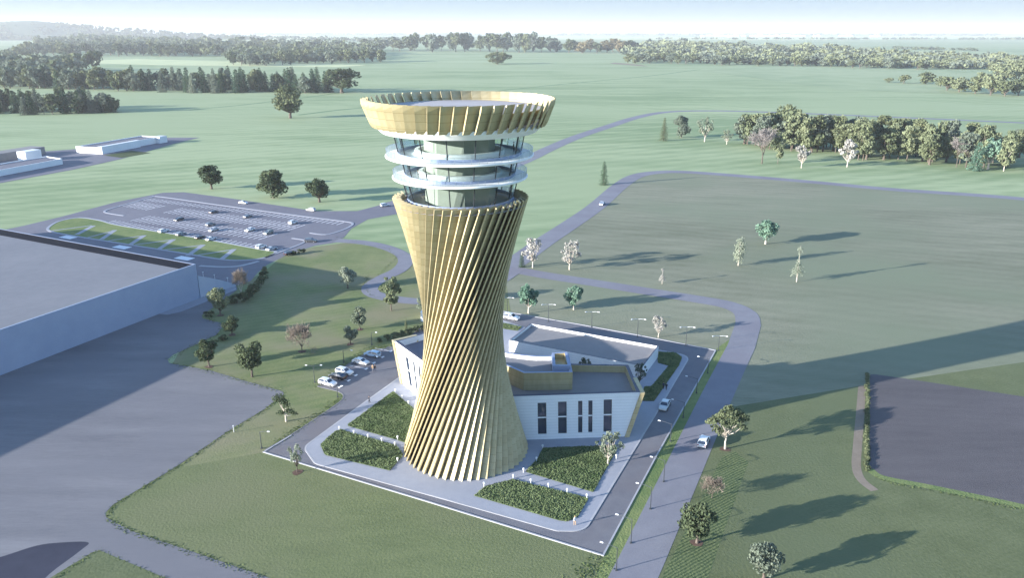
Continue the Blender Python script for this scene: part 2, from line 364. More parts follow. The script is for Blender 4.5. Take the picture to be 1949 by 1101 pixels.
def spline(pts, seg=8, closed=False):
    n = len(pts); out = []; rng = range(n) if closed else range(n - 1)
    g = (lambda i: Vector(pts[i % n])) if closed else (lambda i: Vector(pts[min(max(i, 0), n - 1)]))
    for i in rng:
        a, b, c, d = g(i - 1), g(i), g(i + 1), g(i + 2)
        for k in range(seg):
            t = k / seg
            out.append(0.5 * ((2 * b) + (c - a) * t + (2 * a - 5 * b + 4 * c - d) * t * t + (3 * b - a - 3 * c + d) * t ** 3))
    if not closed: out.append(g(n - 1))
    return out

def px(L, z=0.0): return [P2(x, y, z) for x, y in L]

def sheet(name, pts, z, mat, kind='structure'):
    b = MB(); b.poly([(p[0], p[1], z) for p in pts]); o = b.build(name, mat); o['kind'] = kind; return o

def pad(name, pts, z, mat, kind='structure', z0=-0.05, parent=None):
    pts = ccw(pts); b = MB(); b.loft([(p[0], p[1], z0) for p in pts], [(p[0], p[1], z) for p in pts]); o = b.build(name, mat, parent)
    if kind: o['kind'] = kind
    return o

def strip_mb(b, path, wl, wr, z0, z1, closed=False, mi=0):
    """band along a path: from wl left of it to wr right of it, a box section if z1 > z0"""
    n = len(path); Ls = []; Rs = []
    for i in range(n):
        if closed: a, c = path[i - 1], path[(i + 1) % n]
        else: a, c = path[max(0, i - 1)], path[min(n - 1, i + 1)]
        p = Vector(path[i]); e1 = (p - Vector(a)); e2 = (Vector(c) - p)
        if e1.length < 1e-6: e1 = e2
        if e2.length < 1e-6: e2 = e1
        e1.normalize(); e2.normalize(); n1 = Vector((-e1.y, e1.x)); n2 = Vector((-e2.y, e2.x))
        m = (n1 + n2) / max(0.5, 1 + n1.dot(n2))
        Ls.append(p + m * wl); Rs.append(p - m * wr)
    k = n if closed else n - 1
    vs = [(p.x, p.y, z1) for p in Ls] + [(p.x, p.y, z1) for p in Rs]
    fs = [(i, n + i, n + (i + 1) % n, (i + 1) % n) for i in range(k)]
    if z0 is not None:
        vs += [(p.x, p.y, z0) for p in Ls] + [(p.x, p.y, z0) for p in Rs]
        fs += [(2 * n + i, i, (i + 1) % n, 2 * n + (i + 1) % n) for i in range(k)]
        fs += [(n + i, 3 * n + i, 3 * n + (i + 1) % n, n + (i + 1) % n) for i in range(k)]
        if not closed:
            fs += [(0, 2 * n, 3 * n, n), (n - 1, 2 * n - 1, 4 * n - 1, 3 * n - 1)]
    b.add(vs, fs, mi)

def ribbon(name, path, w, z, mat):
    b = MB(); strip_mb(b, path, w / 2, w / 2, None, z); o = b.build(name, mat); o['kind'] = 'structure'; return o

def kerb(name, path, closed=False, w=0.3, h=0.14, mat=None):
    b = MB(); strip_mb(b, path, w / 2, w / 2, -0.02, h, closed); o = b.build(name, mat or M['kerb']); o['kind'] = 'structure'; return o

# ================================================================= THE SETTING
b = MB(); b.lathe([(0.01, 0), (400, 0), (1500, 0), (6000, 0), (45000, 0)], 48); g = b.build('ground', M['far_grass']); g['kind'] = 'structure'

# lawns and fields (each sheet a little above the one below)
sheet('meadow', px([(985, 505), (1030, 465), (1130, 398), (1180, 355), (1225, 332), (1300, 327), (1420, 335), (1700, 360), (1949, 378), (2500, 430), (2500, 760), (1949, 720), (1660, 760), (1420, 790), (1000, 790), (880, 640), (900, 545)]), 0.006, M['meadow'])
sheet('lawn', px([(660, 462), (740, 474), (770, 482), (860, 500), (960, 520), (1000, 760), (880, 900), (500, 880), (205, 972), (330, 690), (380, 600), (420, 560), (500, 520), (540, 485), (600, 470)]), 0.012, M['lawn'])
sheet('front_lawn', px([(205, 968), (330, 893), (502, 862), (800, 950), (1148, 1060), (1240, 1040), (1200, 1130), (560, 1130), (420, 1070), (250, 1012), (200, 985)]), 0.018, M['front_lawn'])
sheet('lower_lawn', px([(1395, 775), (1640, 735), (1949, 690), (2500, 690), (2500, 1300), (1100, 1300), (1165, 1060), (1245, 900)]), 0.024, M['lower_lawn'])
sheet('tilled_strip', px([(1398, 860), (1375, 870), (1330, 960), (1255, 1110), (1345, 1110), (1372, 1030), (1400, 950), (1425, 880)]), 0.03, M['tilled'])
sheet('roadside_verge', px([(1364, 664), (1398, 640), (1330, 770), (1240, 955), (1168, 1110), (1130, 1110), (1148, 1062), (1250, 870)]), 0.03, M['verge'])
tri = px([(85, 1108), (185, 1047), (330, 1108), (330, 1300), (-100, 1300)])
# roads ----------------------------------------------------------------
right_road = spline(px([(1172, 1160), (1205, 1101), (1272, 957), (1364, 756), (1411, 660)], 0)) + spline(px([(1424, 618), (1418, 597), (1385, 581), (1320, 569), (1250, 558), (1130, 539), (1040, 525), (975, 513)]))
ribbon('road', right_road, 7.0, 0.05, M['road'])
ribbon('far_road', spline(px([(960, 515), (985, 497), (1035, 461), (1085, 428), (1135, 393), (1180, 354), (1212, 335), (1255, 328), (1310, 328), (1420, 336), (1560, 348), (1700, 361), (1949, 379), (2400, 425)])), 9.0, 0.056, M['road'])
ribbon('meadow_road', spline(px([(745, 390), (850, 360), (950, 325), (1000, 305), (1050, 281), (1100, 260), (1160, 240), (1210, 224), (1262, 214), (1330, 211), (1450, 213), (1700, 223), (1949, 234), (2300, 250)])), 11.0, 0.062, M['road'])
ribbon('winding_path', spline(px([(640, 458), (690, 462), (730, 470), (762, 483), (772, 497), (760, 514), (728, 530), (706, 545), (708, 558), (735, 567), (790, 574), (850, 573), (900, 560), (950, 535), (985, 512)])), 5.5, 0.068, M['road'])
ribbon('track', spline(px([(360, 209), (450, 201), (519, 193), (600, 183), (680, 172)])), 5.0, 0.044, M['far_field_c'])
ribbon('field_track', spline(px([(567, 219), (640, 210), (700, 204), (830, 190), (966, 171), (1126, 155), (1231, 145), (1333, 132)])), 6.0, 0.044, M['far_field_c'])
# parking area ----------------------------------------------------------
lot = px([(-60, 452), (45, 430), (120, 412), (220, 385), (310, 367), (350, 366), (440, 378), (520, 390), (600, 402), (680, 402), (748, 384), (760, 394), (755, 408), (700, 418), (668, 436), (655, 452), (640, 462), (600, 468), (545, 486), (508, 505), (490, 520), (478, 535), (440, 548), (380, 572), (340, 572), (-60, 540)])
sheet('parking_lot', lot, 0.038, M['lot'])
e1 = (P2(670, 425) - P2(285, 377)).normalized(); e2 = Vector((-e1.y, e1.x))
b = MB()
def stall_row(a, c, up, down, step=2.75, ln=5.0, spine=0.14):
    A, C = P2(*a), P2(*c); d = (C - A); n = int(d.length / step); d.normalize(); pr = Vector((-d.y, d.x))
    z = 0.046
    if spine: strip_mb(b, [A, C], spine, spine, None, z)
    for k in range(n + 1):
        p = A + d * (k * step)
        for on, s in ((up, 1), (down, -1)):
            if on: strip_mb(b, [p + pr * s * 0.5, p + pr * s * (ln + 0.5)], 0.2, 0.2, None, z + 0.004)
stall_row((290, 378), (662, 424), False, True, spine=0)
stall_row((330, 401), (566, 434), True, True)
stall_row((268, 416), (512, 451), True, True)
stall_row((200, 425), (520, 481), True, False, spine=0)
stall_row((246, 388), (296, 396), True, True)
o = b.build('parking_markings', M['paint']); o['kind'] = 'structure'
b = MB()
for x, y in ((130, 452), (232, 471), (351, 492)):
    c = P2(x, y); b.box((c.x, c.y, 0.05), (7.0, 3.6, 0.01), math.atan2(e1.y, e1.x))
o = b.build('crossing_markings', M['paint']); o['kind'] = 'structure'
kerb('parking_kerb', spline(px([(236, 411), (222, 409), (199, 404), (210, 398), (252, 386), (287, 376), (306, 375), (420, 391), (560, 410), (655, 422), (671, 426), (666, 432), (648, 440), (620, 447), (590, 444)]), 4), w=1.0, h=0.16, mat=M['paving'])
isl = spline(px([(92, 434), (112, 422), (150, 415), (190, 420), (230, 430), (380, 454), (500, 476), (525, 480), (505, 491), (470, 496), (425, 495), (350, 483), (230, 464), (130, 448), (97, 441)]), 4, True)
pad('planted_island', isl, 0.1, M['verge']); kerb('island_kerb', isl, True, w=1.1, h=0.17, mat=M['paving'])
kerb('exit_kerb', spline(px([(556, 454), (580, 458), (575, 464), (550, 474), (505, 491)]), 5), w=1.0, h=0.17, mat=M['paving'])
b = MB()
zz = lambda x, y: (x / 3.303 + 100, y / 3.303 + 360)
wide = [((258, 232), (152, 288)), ((392, 260), (308, 318)), ((577, 293), (488, 352)), ((762, 318), (668, 380)), ((948, 352), (848, 422)), ((1142, 380), (1058, 447))]
thin = [((0, 264), (246, 231)), ((200, 313), (385, 264)), ((350, 328), (565, 296)), ((520, 352), (750, 322)), ((700, 385), (935, 356)), ((900, 420), (1130, 384))]
for i, (p, q) in enumerate(wide + thin):
    w_ = 1.0 if i < 6 else 0.5
    strip_mb(b, px([zz(*p), zz(*q)]), w_, w_, None, 0.106 + 0.004 * (i % 6 + (6 if i >= 6 else 0)))
o = b.build('island_paths', M['paving']); o['kind'] = 'structure'
kerb('dock_kerb', spline(px([(380, 507), (420, 509), (450, 508), (475, 503), (492, 498)]), 4), w=1.4, h=0.16)
# the big paved yard -----------------------------------------------------
yard = px([(-400, 800), (-400, 600), (0, 640), (380, 566), (450, 545), (452, 552), (400, 590), (384, 600), (386, 607), (420, 615), (424, 622), (412, 638), (370, 658), (330, 676), (319, 685), (322, 692), (345, 696), (400, 706), (470, 727), (538, 746), (540, 752), (500, 782), (440, 818), (330, 893), (215, 962), (200, 978), (203, 987), (250, 1012), (420, 1070), (560, 1118), (500, 1300), (-400, 1300)])
sheet('yard', yard, 0.042, M['yard'])
sheet('dark_patch', spline(px([(-60, 1075), (0, 1062), (70, 1040), (120, 1034), (168, 1034), (150, 1052), (80, 1108), (40, 1180), (-60, 1160)]), 5, True), 0.047, M['dark_patch_mat'])  # plain dark patch with a curved edge, laid on the yard
sheet('corner_lawn', rounded(tri, [0, 1.5, 0, 0, 0]), 0.052, M['lower_lawn'])
# ring road and plaza ------------------------------------------------------
ring = px([(502, 862), (1148, 1059), (1250, 868), (1362, 668), (1220, 640), (1100, 618), (960, 594), (900, 588), (830, 600), (780, 640), (758, 662), (740, 663), (705, 667), (660, 695), (608, 737), (640, 745), (654, 752), (650, 764), (620, 786), (560, 826)])
sheet('ring_road', ring, 0.058, M['asphalt'])
kerb('outer_kerb', px([(555, 830), (502, 862), (800, 952), (1148, 1059), (1250, 868), (1362, 668), (1220, 640), (1100, 618), (955, 593)]), w=0.3, h=0.16)
kerb('verge_kerb', spline(px([(505, 858), (560, 825), (620, 785), (650, 763), (653, 752), (640, 745), (606, 737)]), 4), w=0.3, h=0.1, mat=M['yard'])  # darker yard tone stands in for the kerb's shadow side
kerb('bay_kerb', px([(604, 737), (740, 661), (760, 663)]), w=0.3, h=0.1, mat=M['yard'])  # shadow side painted in with the darker yard tone here too
plaza_px = [(578, 853), (700, 763), (757, 722), (800, 690), (850, 640), (958, 612), (1010, 628), (1130, 655), (1255, 668), (1314, 678), (1240, 803), (1112, 1013), (1060, 1012), (840, 950), (600, 884)]
plaza = rounded(px(plaza_px), [3.5, 0, 0, 0, 0, 0, 0, 0, 0, 4.5, 0, 5.5, 2.0, 0, 3.0], 8)
pad('plaza', plaza, 0.13, M['paving']); kerb('plaza_kerb', ccw(plaza), True, w=0.35, h=0.145)
sheet('hall_pavement', px([(300, 598), (318, 600), (345, 594), (450, 552), (447, 544), (383, 566)]), 0.05, M['paving'])
# right ploughed field -----------------------------------------------------
sheet('ploughed_field', rounded(px([(1656, 712), (1740, 724), (1949, 756), (2500, 830), (2500, 1090), (1949, 966), (1700, 917), (1662, 902), (1655, 888)]), [1.5, 0, 0, 0, 0, 0, 0, 2, 1]), 0.036, M['plough'])
ribbon('sandy_path', spline(px([(1641, 735), (1637, 790), (1632, 850), (1630, 890), (1640, 915), (1665, 935)])), 1.7, 0.034, M['dirt'])
b = MB(); strip_mb(b, spline(px([(1652, 895), (1680, 912), (1780, 932), (1949, 968), (2200, 1030)])), 1.2, 0.4, None, 0.04); o = b.build('field_margin', M['verge']); o['kind'] = 'structure'
# far pads round the low white buildings
sheet('service_yard', px([(-300, 395), (-300, 350), (0, 308), (60, 290), (145, 284), (310, 262), (380, 262), (330, 274), (230, 303), (140, 323), (0, 349)]), 0.09, M['lot'])
sheet('dark_plot', px([(197, 296), (232, 301), (287, 291), (250, 287)]), 0.1, M['soil'])
sheet('bare_plot', px([(1160, 121), (1235, 127), (1215, 123), (1170, 119)]), 0.35, M['dirt'])
# distant fields
for nm, pts, m in [
    ('distant_field', [(-300, 76), (0, 73), (110, 74), (60, 90), (0, 96), (-300, 100)], 'far_field_a'),
    ('distant_field', [(250, 70), (420, 65), (700, 72), (560, 78), (330, 76)], 'far_field_b'),
    ('distant_field', [(1000, 68), (1400, 70), (1949, 66), (2200, 66), (2200, 72), (1500, 76), (1050, 75)], 'far_field_b'),
    ('distant_field', [(1050, 80), (1300, 78), (1949, 76), (2300, 76), (2300, 96), (1949, 100), (1500, 84)], 'far_field_a'),
    ('distant_field', [(80, 118), (260, 112), (500, 118), (700, 124), (640, 128), (300, 124)], 'far_field_b'),
    ('distant_field', [(500, 64), (960, 66), (900, 68), (540, 67)], 'far_field_c'),
    ('distant_field', [(1500, 124), (1949, 133), (1949, 180), (1600, 172), (1330, 134)], 'far_field_a')]:
    o = sheet(nm, px(pts), 0.3 if pts[0][1] < 110 else 0.2, M[m])

def hill(name, cx, cy, rx, ry, h, rz, mat, seed):
    rnd = random.Random(seed); n, m = 40, 14; vs = []; fs = []
    ph = [rnd.uniform(0, 6.28) for _ in range(6)]
    for i in range(m + 1):
        r = i / m
        for k in range(n):
            a = 2 * math.pi * k / n
            x, y = r * rx * math.cos(a), r * ry * math.sin(a)
            z = h * (math.cos(math.pi * r) * 0.5 + 0.5) * (1 + 0.18 * math.sin(x / rx * 7 + ph[0]) + 0.1 * math.sin(x / rx * 15 + ph[1])) - 1
            vs.append((cx + x * math.cos(rz) - y * math.sin(rz), cy + x * math.sin(rz) + y * math.cos(rz), z))
    for i in range(m):
        for k in range(n):
            fs.append((i * n + k, (i + 1) * n + k, (i + 1) * n + (k + 1) % n, i * n + (k + 1) % n))
    o = link(name, mesh_of(vs, fs, name, smooth=True), mat); o['kind'] = 'structure'; return o
M['hill_wood'] = surface('hill_wood', (0.03, 0.055, 0.03), (0.07, 0.1, 0.055), scales=(0.003, 0.02, 0.1), weights=(0.3, 0.4, 0.3))
hill('wooded_hill', -5000, 7900, 2700, 1100, 142, 0.1, M['hill_wood'], 1)
hill('distant_hills', -9000, 21000, 4200, 1500, 250, 0.0, M['hill_wood'], 2)
hill('distant_hills', -3500, 24000, 4500, 1500, 110, 0.0, M['hill_wood'], 3)

# ================================================================= THE TOWER
TC = P2(887, 853)
tower = thing('control_tower', 'tall gold tower of twisted fins with white glazed decks and a flared crown', 'control tower', (TC.x, TC.y, 0))
NF = 50
def solve_z(y, dy):          # level of a point dy metres behind the axis that the photo shows at height y
    return height_to(Vector((TC.x, TC.y + dy, 0)), y)
Z_SHAFT = 51.6
HALF_TW, R_IN, DEPTH, THK = R(59.5), 11.5, 1.8, 0.36
fin_me = None
for k in range(NF):
    th = -math.pi / 2 + 2 * math.pi * (k + 0.3) / NF
    if fin_me is None:
        b = MB(); ns = 14
        lo = Vector((R_IN * math.cos(-HALF_TW), R_IN * math.sin(-HALF_TW), 0.0)); hi = Vector((R_IN * math.cos(HALF_TW), R_IN * math.sin(HALF_TW), Z_SHAFT))
        hi.x *= 0.975; hi.y *= 0.975
        d = Vector((1, 0, 0)); nn = (hi - lo).normalized().cross(d).normalized()
        rows = []
        for i in range(ns + 1):
            p = lo.lerp(hi, i / ns)
            q = [p - d * 0.9 - nn * THK * 0.5, p + d * DEPTH - nn * THK * 0.36, p + d * DEPTH + nn * THK * 0.36, p - d * 0.9 + nn * THK * 0.5]
            if i in (0, ns): q = [Vector((v.x, v.y, 0.12 if i == 0 else v.z)) for v in q]
            rows.append(q)
        vs = [v for q in rows for v in q]; fs = []
        for i in range(ns):
            for j in range(4): fs.append((i * 4 + j, i * 4 + (j + 1) % 4, i * 4 + 4 + (j + 1) % 4, i * 4 + 4 + j))
        fs += [(3, 2, 1, 0), tuple(ns * 4 + j for j in range(4))]
        b.add(vs, fs); o = b.build('fin', M['gold'], tower); fin_me = o.data
    else:
        o = link('fin', fin_me, None, tower)
    o.rotation_euler = (0, 0, th)
# inner shell behind the fins
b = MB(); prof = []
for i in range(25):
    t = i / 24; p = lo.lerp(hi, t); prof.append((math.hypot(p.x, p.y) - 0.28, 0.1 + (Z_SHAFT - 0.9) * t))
b.lathe(prof, 100); b.build('shaft_wall', M['gold_gap_shade'], tower, True)
# top of the shaft: walkway floor
b = MB(); b.lathe([(12.0, Z_SHAFT - 1.0), (5, Z_SHAFT - 1.0)], 96); b.build('walkway_floor', M['deck'], tower)
# decks and glazing
Z1, Z2, Z3 = 51.5, 55.5, 59.3
decks = [(Z2, 12.1), (Z3, 13.15)]
for z, r in decks:
    b = MB(); b.lathe([(4, z), (r - 0.12, z), (r, z - 0.06), (r, z - 0.3), (r - 0.25, z - 0.45), (r - 2.2, z - 0.62), (4, z - 0.62)], 128)
    s = b.build('deck_slab', M['slab_white'], tower, False)
    b = MB()
    for k in range(60):
        a = 2 * math.pi * k / 60; c, sn = math.cos(a) * (r - 0.2), math.sin(a) * (r - 0.2)
        b.tube([(c, sn, z), (c * 1.003, sn * 1.003, z + 1.1)], [0.028, 0.028], 4)
    for h in (1.1,):
        b.lathe([(r - 0.2, z + h - 0.03), (r - 0.14, z + h), (r - 0.2, z + h + 0.03), (r - 0.26, z + h)], 96, closed=True)
    rl = b.build('railing', M['rail_metal'], tower)
    b = MB(); b.lathe([(r - 0.2, z + 0.08), (r - 0.2, z + 1.05)], 96); b.build('railing_glass', M['glass_clear'], rl)
levels = [(Z1 - 0.45, Z2 - 0.62, 9.5, 10.35), (Z2, Z3 - 0.62, 9.75, 10.35), (Z3, solve_z(268, -13.6), 10.85, 11.6)]
for i, (za, zb, ra, rb) in enumerate(levels):
    b = MB(); b.lathe([(ra, za + 0.45), (rb, zb)], 60); gz = b.build('glazing', M['glass'], tower)
    b = MB(); b.lathe([(ra + 0.12, za), (ra + 0.12, za + 0.5), (ra - 0.12, za + 0.5), (ra - 0.12, za)], 96); b.build('glazing_base', M['steel_blue'], tower)
    mb = None
    for k in range(15):
        if mb is None:
            b = MB(); b.tube([(ra, 0, za + 0.3), (rb, 0, zb + 0.02)], [0.1, 0.1], 6); o = b.build('mullion', M['dark_metal'], gz); mb = o.data
        else: o = link('mullion', mb, None, gz)
        o.rotation_euler = (0, 0, -math.pi / 2 + R(24 * k - 7))
b = MB(); oct_ = [(6.35 * math.cos(R(45 * k + 10)), 6.35 * math.sin(R(45 * k + 10))) for k in range(8)]
b.loft([(x, y, Z1 - 0.9) for x, y in oct_], [(x, y, 62.4) for x, y in oct_]); b.build('core_wall', M['core'], tower)
for z, r in ((Z2, 7.4), (Z3, 8.0)):
    b = MB(); b.lathe([(r, z + 0.01), (r, z + 0.85), (r - 0.7, z + 0.9), (r - 0.7, z + 0.01)], 64); b.build('console_ring', M['slab_white'], tower)
# crown
Z_RING = solve_z(268, -13.6)
Z_CB = solve_z(258, -15.1); Z_CT = solve_z(203, -16.75)
b = MB(); b.lathe([(4, Z_RING), (13.6, Z_RING), (14.6, Z_CB - 0.1), (14.7, Z_CB + 0.5), (13.0, Z_CB + 0.6)], 128); b.build('crown_soffit', M['slab_white'], tower, False)
Z_RD = solve_z(187, 14.2) - 0.35
b = MB(); b.lathe([(0.01, Z_RD), (14.7, Z_RD)], 96); b.build('roof_deck', M['deck'], tower)
b = MB(); b.lathe([(13.2, Z_CB + 0.5), (14.6, Z_RD - 0.05), (14.6, Z_RD + 0.02), (14.3, Z_RD + 0.02)], 96); b.build('crown_wall', M['gold'], tower)
b = MB(); b.box((0.5, -11.3, Z_RD + 0.45), (5.0, 2.2, 0.9), R(14)); b.box((-2.4, -12.0, Z_RD + 0.3), (3.0, 1.2, 0.6), R(14)); b.build('roof_hatch', M['slab_white'], tower)
pan_me = None
for k in range(NF):
    th = 2 * math.pi * (k + 0.55) / NF
    if pan_me is None:
        b = MB(); hgt = Z_CT - Z_CB; al = R(65); rows = []
        for t, ro, tk, ln in ((0.0, 15.1, 0.1, 2.25), (0.1, 15.32, 0.32, 2.3), (0.8, 16.55, 0.42, 2.5), (1.0, 16.8, 0.14, 2.5)):
            lean = (t - 0.5) * 0.65
            rad = Vector((0, -1, 0)); tan = Vector((1, 0, 0)); dr = tan * math.sin(al) - rad * math.cos(al); nr = Vector((-dr.y, dr.x, 0))
            o0 = rad * ro + tan * (lean - 1.1)
            z = Z_CB + hgt * t
            rows.append([o0 - nr * tk * 0.5 + Vector((0, 0, z)), o0 + dr * ln - nr * 0.06 + Vector((0, 0, z)), o0 + dr * ln + nr * 0.06 + Vector((0, 0, z)), o0 + nr * tk * 0.5 + Vector((0, 0, z))])
        vs = [v for q in rows for v in q]; fs = []
        for i in range(3):
            for j in range(4): fs.append((i * 4 + j, i * 4 + (j + 1) % 4, i * 4 + 4 + (j + 1) % 4, i * 4 + 4 + j))
        fs += [(3, 2, 1, 0), (12, 13, 14, 15)]
        b.add(vs, fs); o = b.build('crown_panel', M['gold'], tower); pan_me = o.data
    else: o = link('crown_panel', pan_me, None, tower)
    o.rotation_euler = (0, 0, th)

# ================================================================= BUILDINGS
def bil(q, u, v):
    a, b_, c, d = q; return (a.lerp(b_, u)).lerp(d.lerp(c, u), v)

def pierced_wall(name, q, openings, mats, parent, depth=0.35, transom=True):
    """wall on the quad bottom-left, bottom-right, top-right, top-left with real window openings"""
    q = [Vector(p) for p in q]
    nrm = (q[1] - q[0]).cross(q[3] - q[0]).normalized()
    us = sorted({0.0, 1.0} | {o[i] for o in openings for i in (0, 1)}); vs_ = sorted({0.0, 1.0} | {o[i] for o in openings for i in (2, 3)})
    b = MB()
    for i in range(len(us) - 1):
        for j in range(len(vs_) - 1):
            uc, vc = (us[i] + us[i + 1]) / 2, (vs_[j] + vs_[j + 1]) / 2
            if any(o[0] < uc < o[1] and o[2] < vc < o[3] for o in openings): continue
            b.add([bil(q, us[i], vs_[j]), bil(q, us[i + 1], vs_[j]), bil(q, us[i + 1], vs_[j + 1]), bil(q, us[i], vs_[j + 1])], [(0, 1, 2, 3)])
    for o in openings:
        c = [bil(q, o[0], o[2]), bil(q, o[1], o[2]), bil(q, o[1], o[3]), bil(q, o[0], o[3])]; ci = [p - nrm * depth for p in c]
        for k in range(4): b.add([c[k], ci[k], ci[(k + 1) % 4], c[(k + 1) % 4]], [(0, 1, 2, 3)])
    wall = b.build(name, M[mats], parent)
    for o in openings:
        c = [bil(q, o[0], o[2]) - nrm * depth * 0.9, bil(q, o[1], o[2]) - nrm * depth * 0.9, bil(q, o[1], o[3]) - nrm * depth * 0.9, bil(q, o[0], o[3]) - nrm * depth * 0.9]
        b = MB(); ax = (c[1] - c[0]).normalized(); up = (c[3] - c[0]).normalized()
        def bar(p0, p1, w):
            t = (p1 - p0).normalized(); s = t.cross(nrm).normalized() * w / 2; f = nrm * 0.1
            b.hexa([p0 - s, p0 + s, p1 + s, p1 - s, p0 - s + f, p0 + s + f, p1 + s + f, p1 - s + f])
        for k in range(4): bar(c[k], c[(k + 1) % 4], 0.16)
        win = b.build('window', M['dark_metal'], parent)
        bm_ = MB(); bm_.add([p + nrm * 0.03 for p in c], [(0, 1, 2, 3)]); bm_.build('pane', M['window'], win)
        if transom:
            b = MB(); m0 = c[0].lerp(c[3], 0.52); m1 = c[1].lerp(c[2], 0.52); bar(m0 + nrm * 0.06, m1 + nrm * 0.06, 0.24); b.build('transom', M['slab_white'], win)
    return wall

def v3(p, z): return Vector((p[0], p[1], z))
ZT = 9.6
# ---- right wing with the gold roof block
wing = thing('terminal_wing', 'white and gold wing with five tall windows and a gold roof block', 'building', v3(P2(1100, 840), 0))
inv = wing.matrix_basis.inverted()
def Wl(p): return p - wing.location
FL, FR = P2(925, 757, ZT), P2(1219, 747.5, ZT); BR_, BL_ = P2(1196, 695, ZT), P2(940, 690, ZT)
bFL, bFR = P2(928, 841.5), P2(1189, 833); bBR, bBL = P2(1183, 775), P2(940, 780)
gz = 0.14
FM = P2(1190.5, 748.4, ZT)
q = [Wl(v3(bFL, gz)), Wl(v3(bFR, gz)), Wl(v3(FM, ZT)), Wl(v3(FL, ZT))]
fw_ = pierced_wall('front_wall', q, [(.366, .428, .12, .835), (.513, .575, .12, .845), (.658, .689, .125, .85), (.732, .762, .125, .85), (.843, .903, .125, .86)], 'white_wall', wing)
b = MB(); b.add([Wl(v3(bFR, gz)), Wl(v3(FR, ZT)), Wl(v3(FM, ZT))], [(0, 1, 2)]); b.build('wall_end', M['white_wall'], wing)
b = MB(); b.add([Wl(v3(p, z)) for p, z in ((bFR, gz), (bBR, gz), (BR_, ZT), (FR, ZT))], [(0, 1, 2, 3)]); b.add([Wl(v3(p, z)) for p, z in ((bBR, gz), (bBL, gz), (BL_, ZT), (BR_, ZT))], [(0, 1, 2, 3)]); b.add([Wl(v3(p, z)) for p, z in ((bBL, gz), (bFL, gz), (FL, ZT), (BL_, ZT))], [(0, 1, 2, 3)])
b.build('side_wall', M['gold'], wing)
# gold end frame standing proud of the white front
dx = (FR - FL).normalized()
def frame_slab(pb, pt, w, out, dep, zt, parent, org, dxx, name='gold_frame'):
    nrm = Vector((dxx.y, -dxx.x)); b = MB(); P_ = []
    for p, z in ((pb, gz), (pt, zt)):
        for s, t in ((0, out), (w, out), (w, -dep), (0, -dep)):
            c = p + dxx * s + nrm * t; P_.append(v3(c, z) - org)
    b.hexa(P_); return b.build(name, M['gold'], parent)
frame_slab(bFR + dx * 0.02, FR + dx * 0.02, 0.85, 0.35, 7.0, ZT + 0.05, wing, wing.location, dx)
top = ccw([FL, FR, BR_, BL_]); inn = offset_poly(top, 0.75); zr = ZT - 1.6
b = MB(); b.ring([Wl(v3(p, ZT + 0.01)) for p in top], [Wl(v3(p, ZT + 0.01)) for p in inn]); b.build('parapet_cap', M['cap_dark'], wing)
b = MB(); b.ring([Wl(v3(p, ZT + 0.01)) for p in inn], [Wl(v3(p, zr)) for p in inn]); b.build('parapet_wall', M['gold'], wing)
b = MB(); b.poly([Wl(v3(p, zr)) for p in inn]); b.build('roof', M['roof_grey'], wing)
# gold block: its front face stands on the roof
fz = P2(997, 744, zr); ZB = height_to(v3(fz, 0), 710.5)
bt = ccw([P2(x, y, ZB) for x, y in [(997, 710.5), (1090, 709), (1082, 673), (1047, 678), (1022, 678), (995, 675.5), (970, 672), (945, 668), (915, 664), (900, 690), (950, 692), (968, 698)]])
blk_in = offset_poly(bt, 0.55)
b = MB(); b.loft([Wl(v3(p, 0.2)) for p in bt], [Wl(v3(p, ZB)) for p in bt], cap_top=False); blk = b.build('roof_block', M['gold'], wing)
b = MB(); b.ring([Wl(v3(p, ZB)) for p in bt], [Wl(v3(p, ZB)) for p in blk_in]); b.build('block_cap', M['steel_blue'], blk)
b = MB(); b.ring([Wl(v3(p, ZB)) for p in blk_in], [Wl(v3(p, ZB - 0.9)) for p in blk_in]); b.build('block_parapet', M['white_wall'], blk)
b = MB(); b.poly([Wl(v3(p, ZB - 0.9)) for p in blk_in]); b.build('block_roof', M['roof_pale'], blk)
sk = [P2(1052, 703, ZB), P2(1086, 703, ZB), P2(1079, 676, ZB), P2(1050, 678, ZB)]; sk = ccw(sk); ski = offset_poly(sk, 0.6)
b = MB(); b.loft([Wl(v3(p, ZB - 0.9)) for p in sk], [Wl(v3(p, ZB + 0.75)) for p in sk], cap_top=False); b.ring([Wl(v3(p, ZB + 0.75)) for p in sk], [Wl(v3(p, ZB + 0.75)) for p in ski]); lw = b.build('light_well', M['steel_blue'], wing)
b = MB(); b.ring([Wl(v3(p, ZB + 0.75)) for p in ski], [Wl(v3(p, ZB - 0.6)) for p in ski]); b.poly([Wl(v3(p, ZB - 0.6)) for p in ski]); b.build('well_lining', M['gold'], lw)

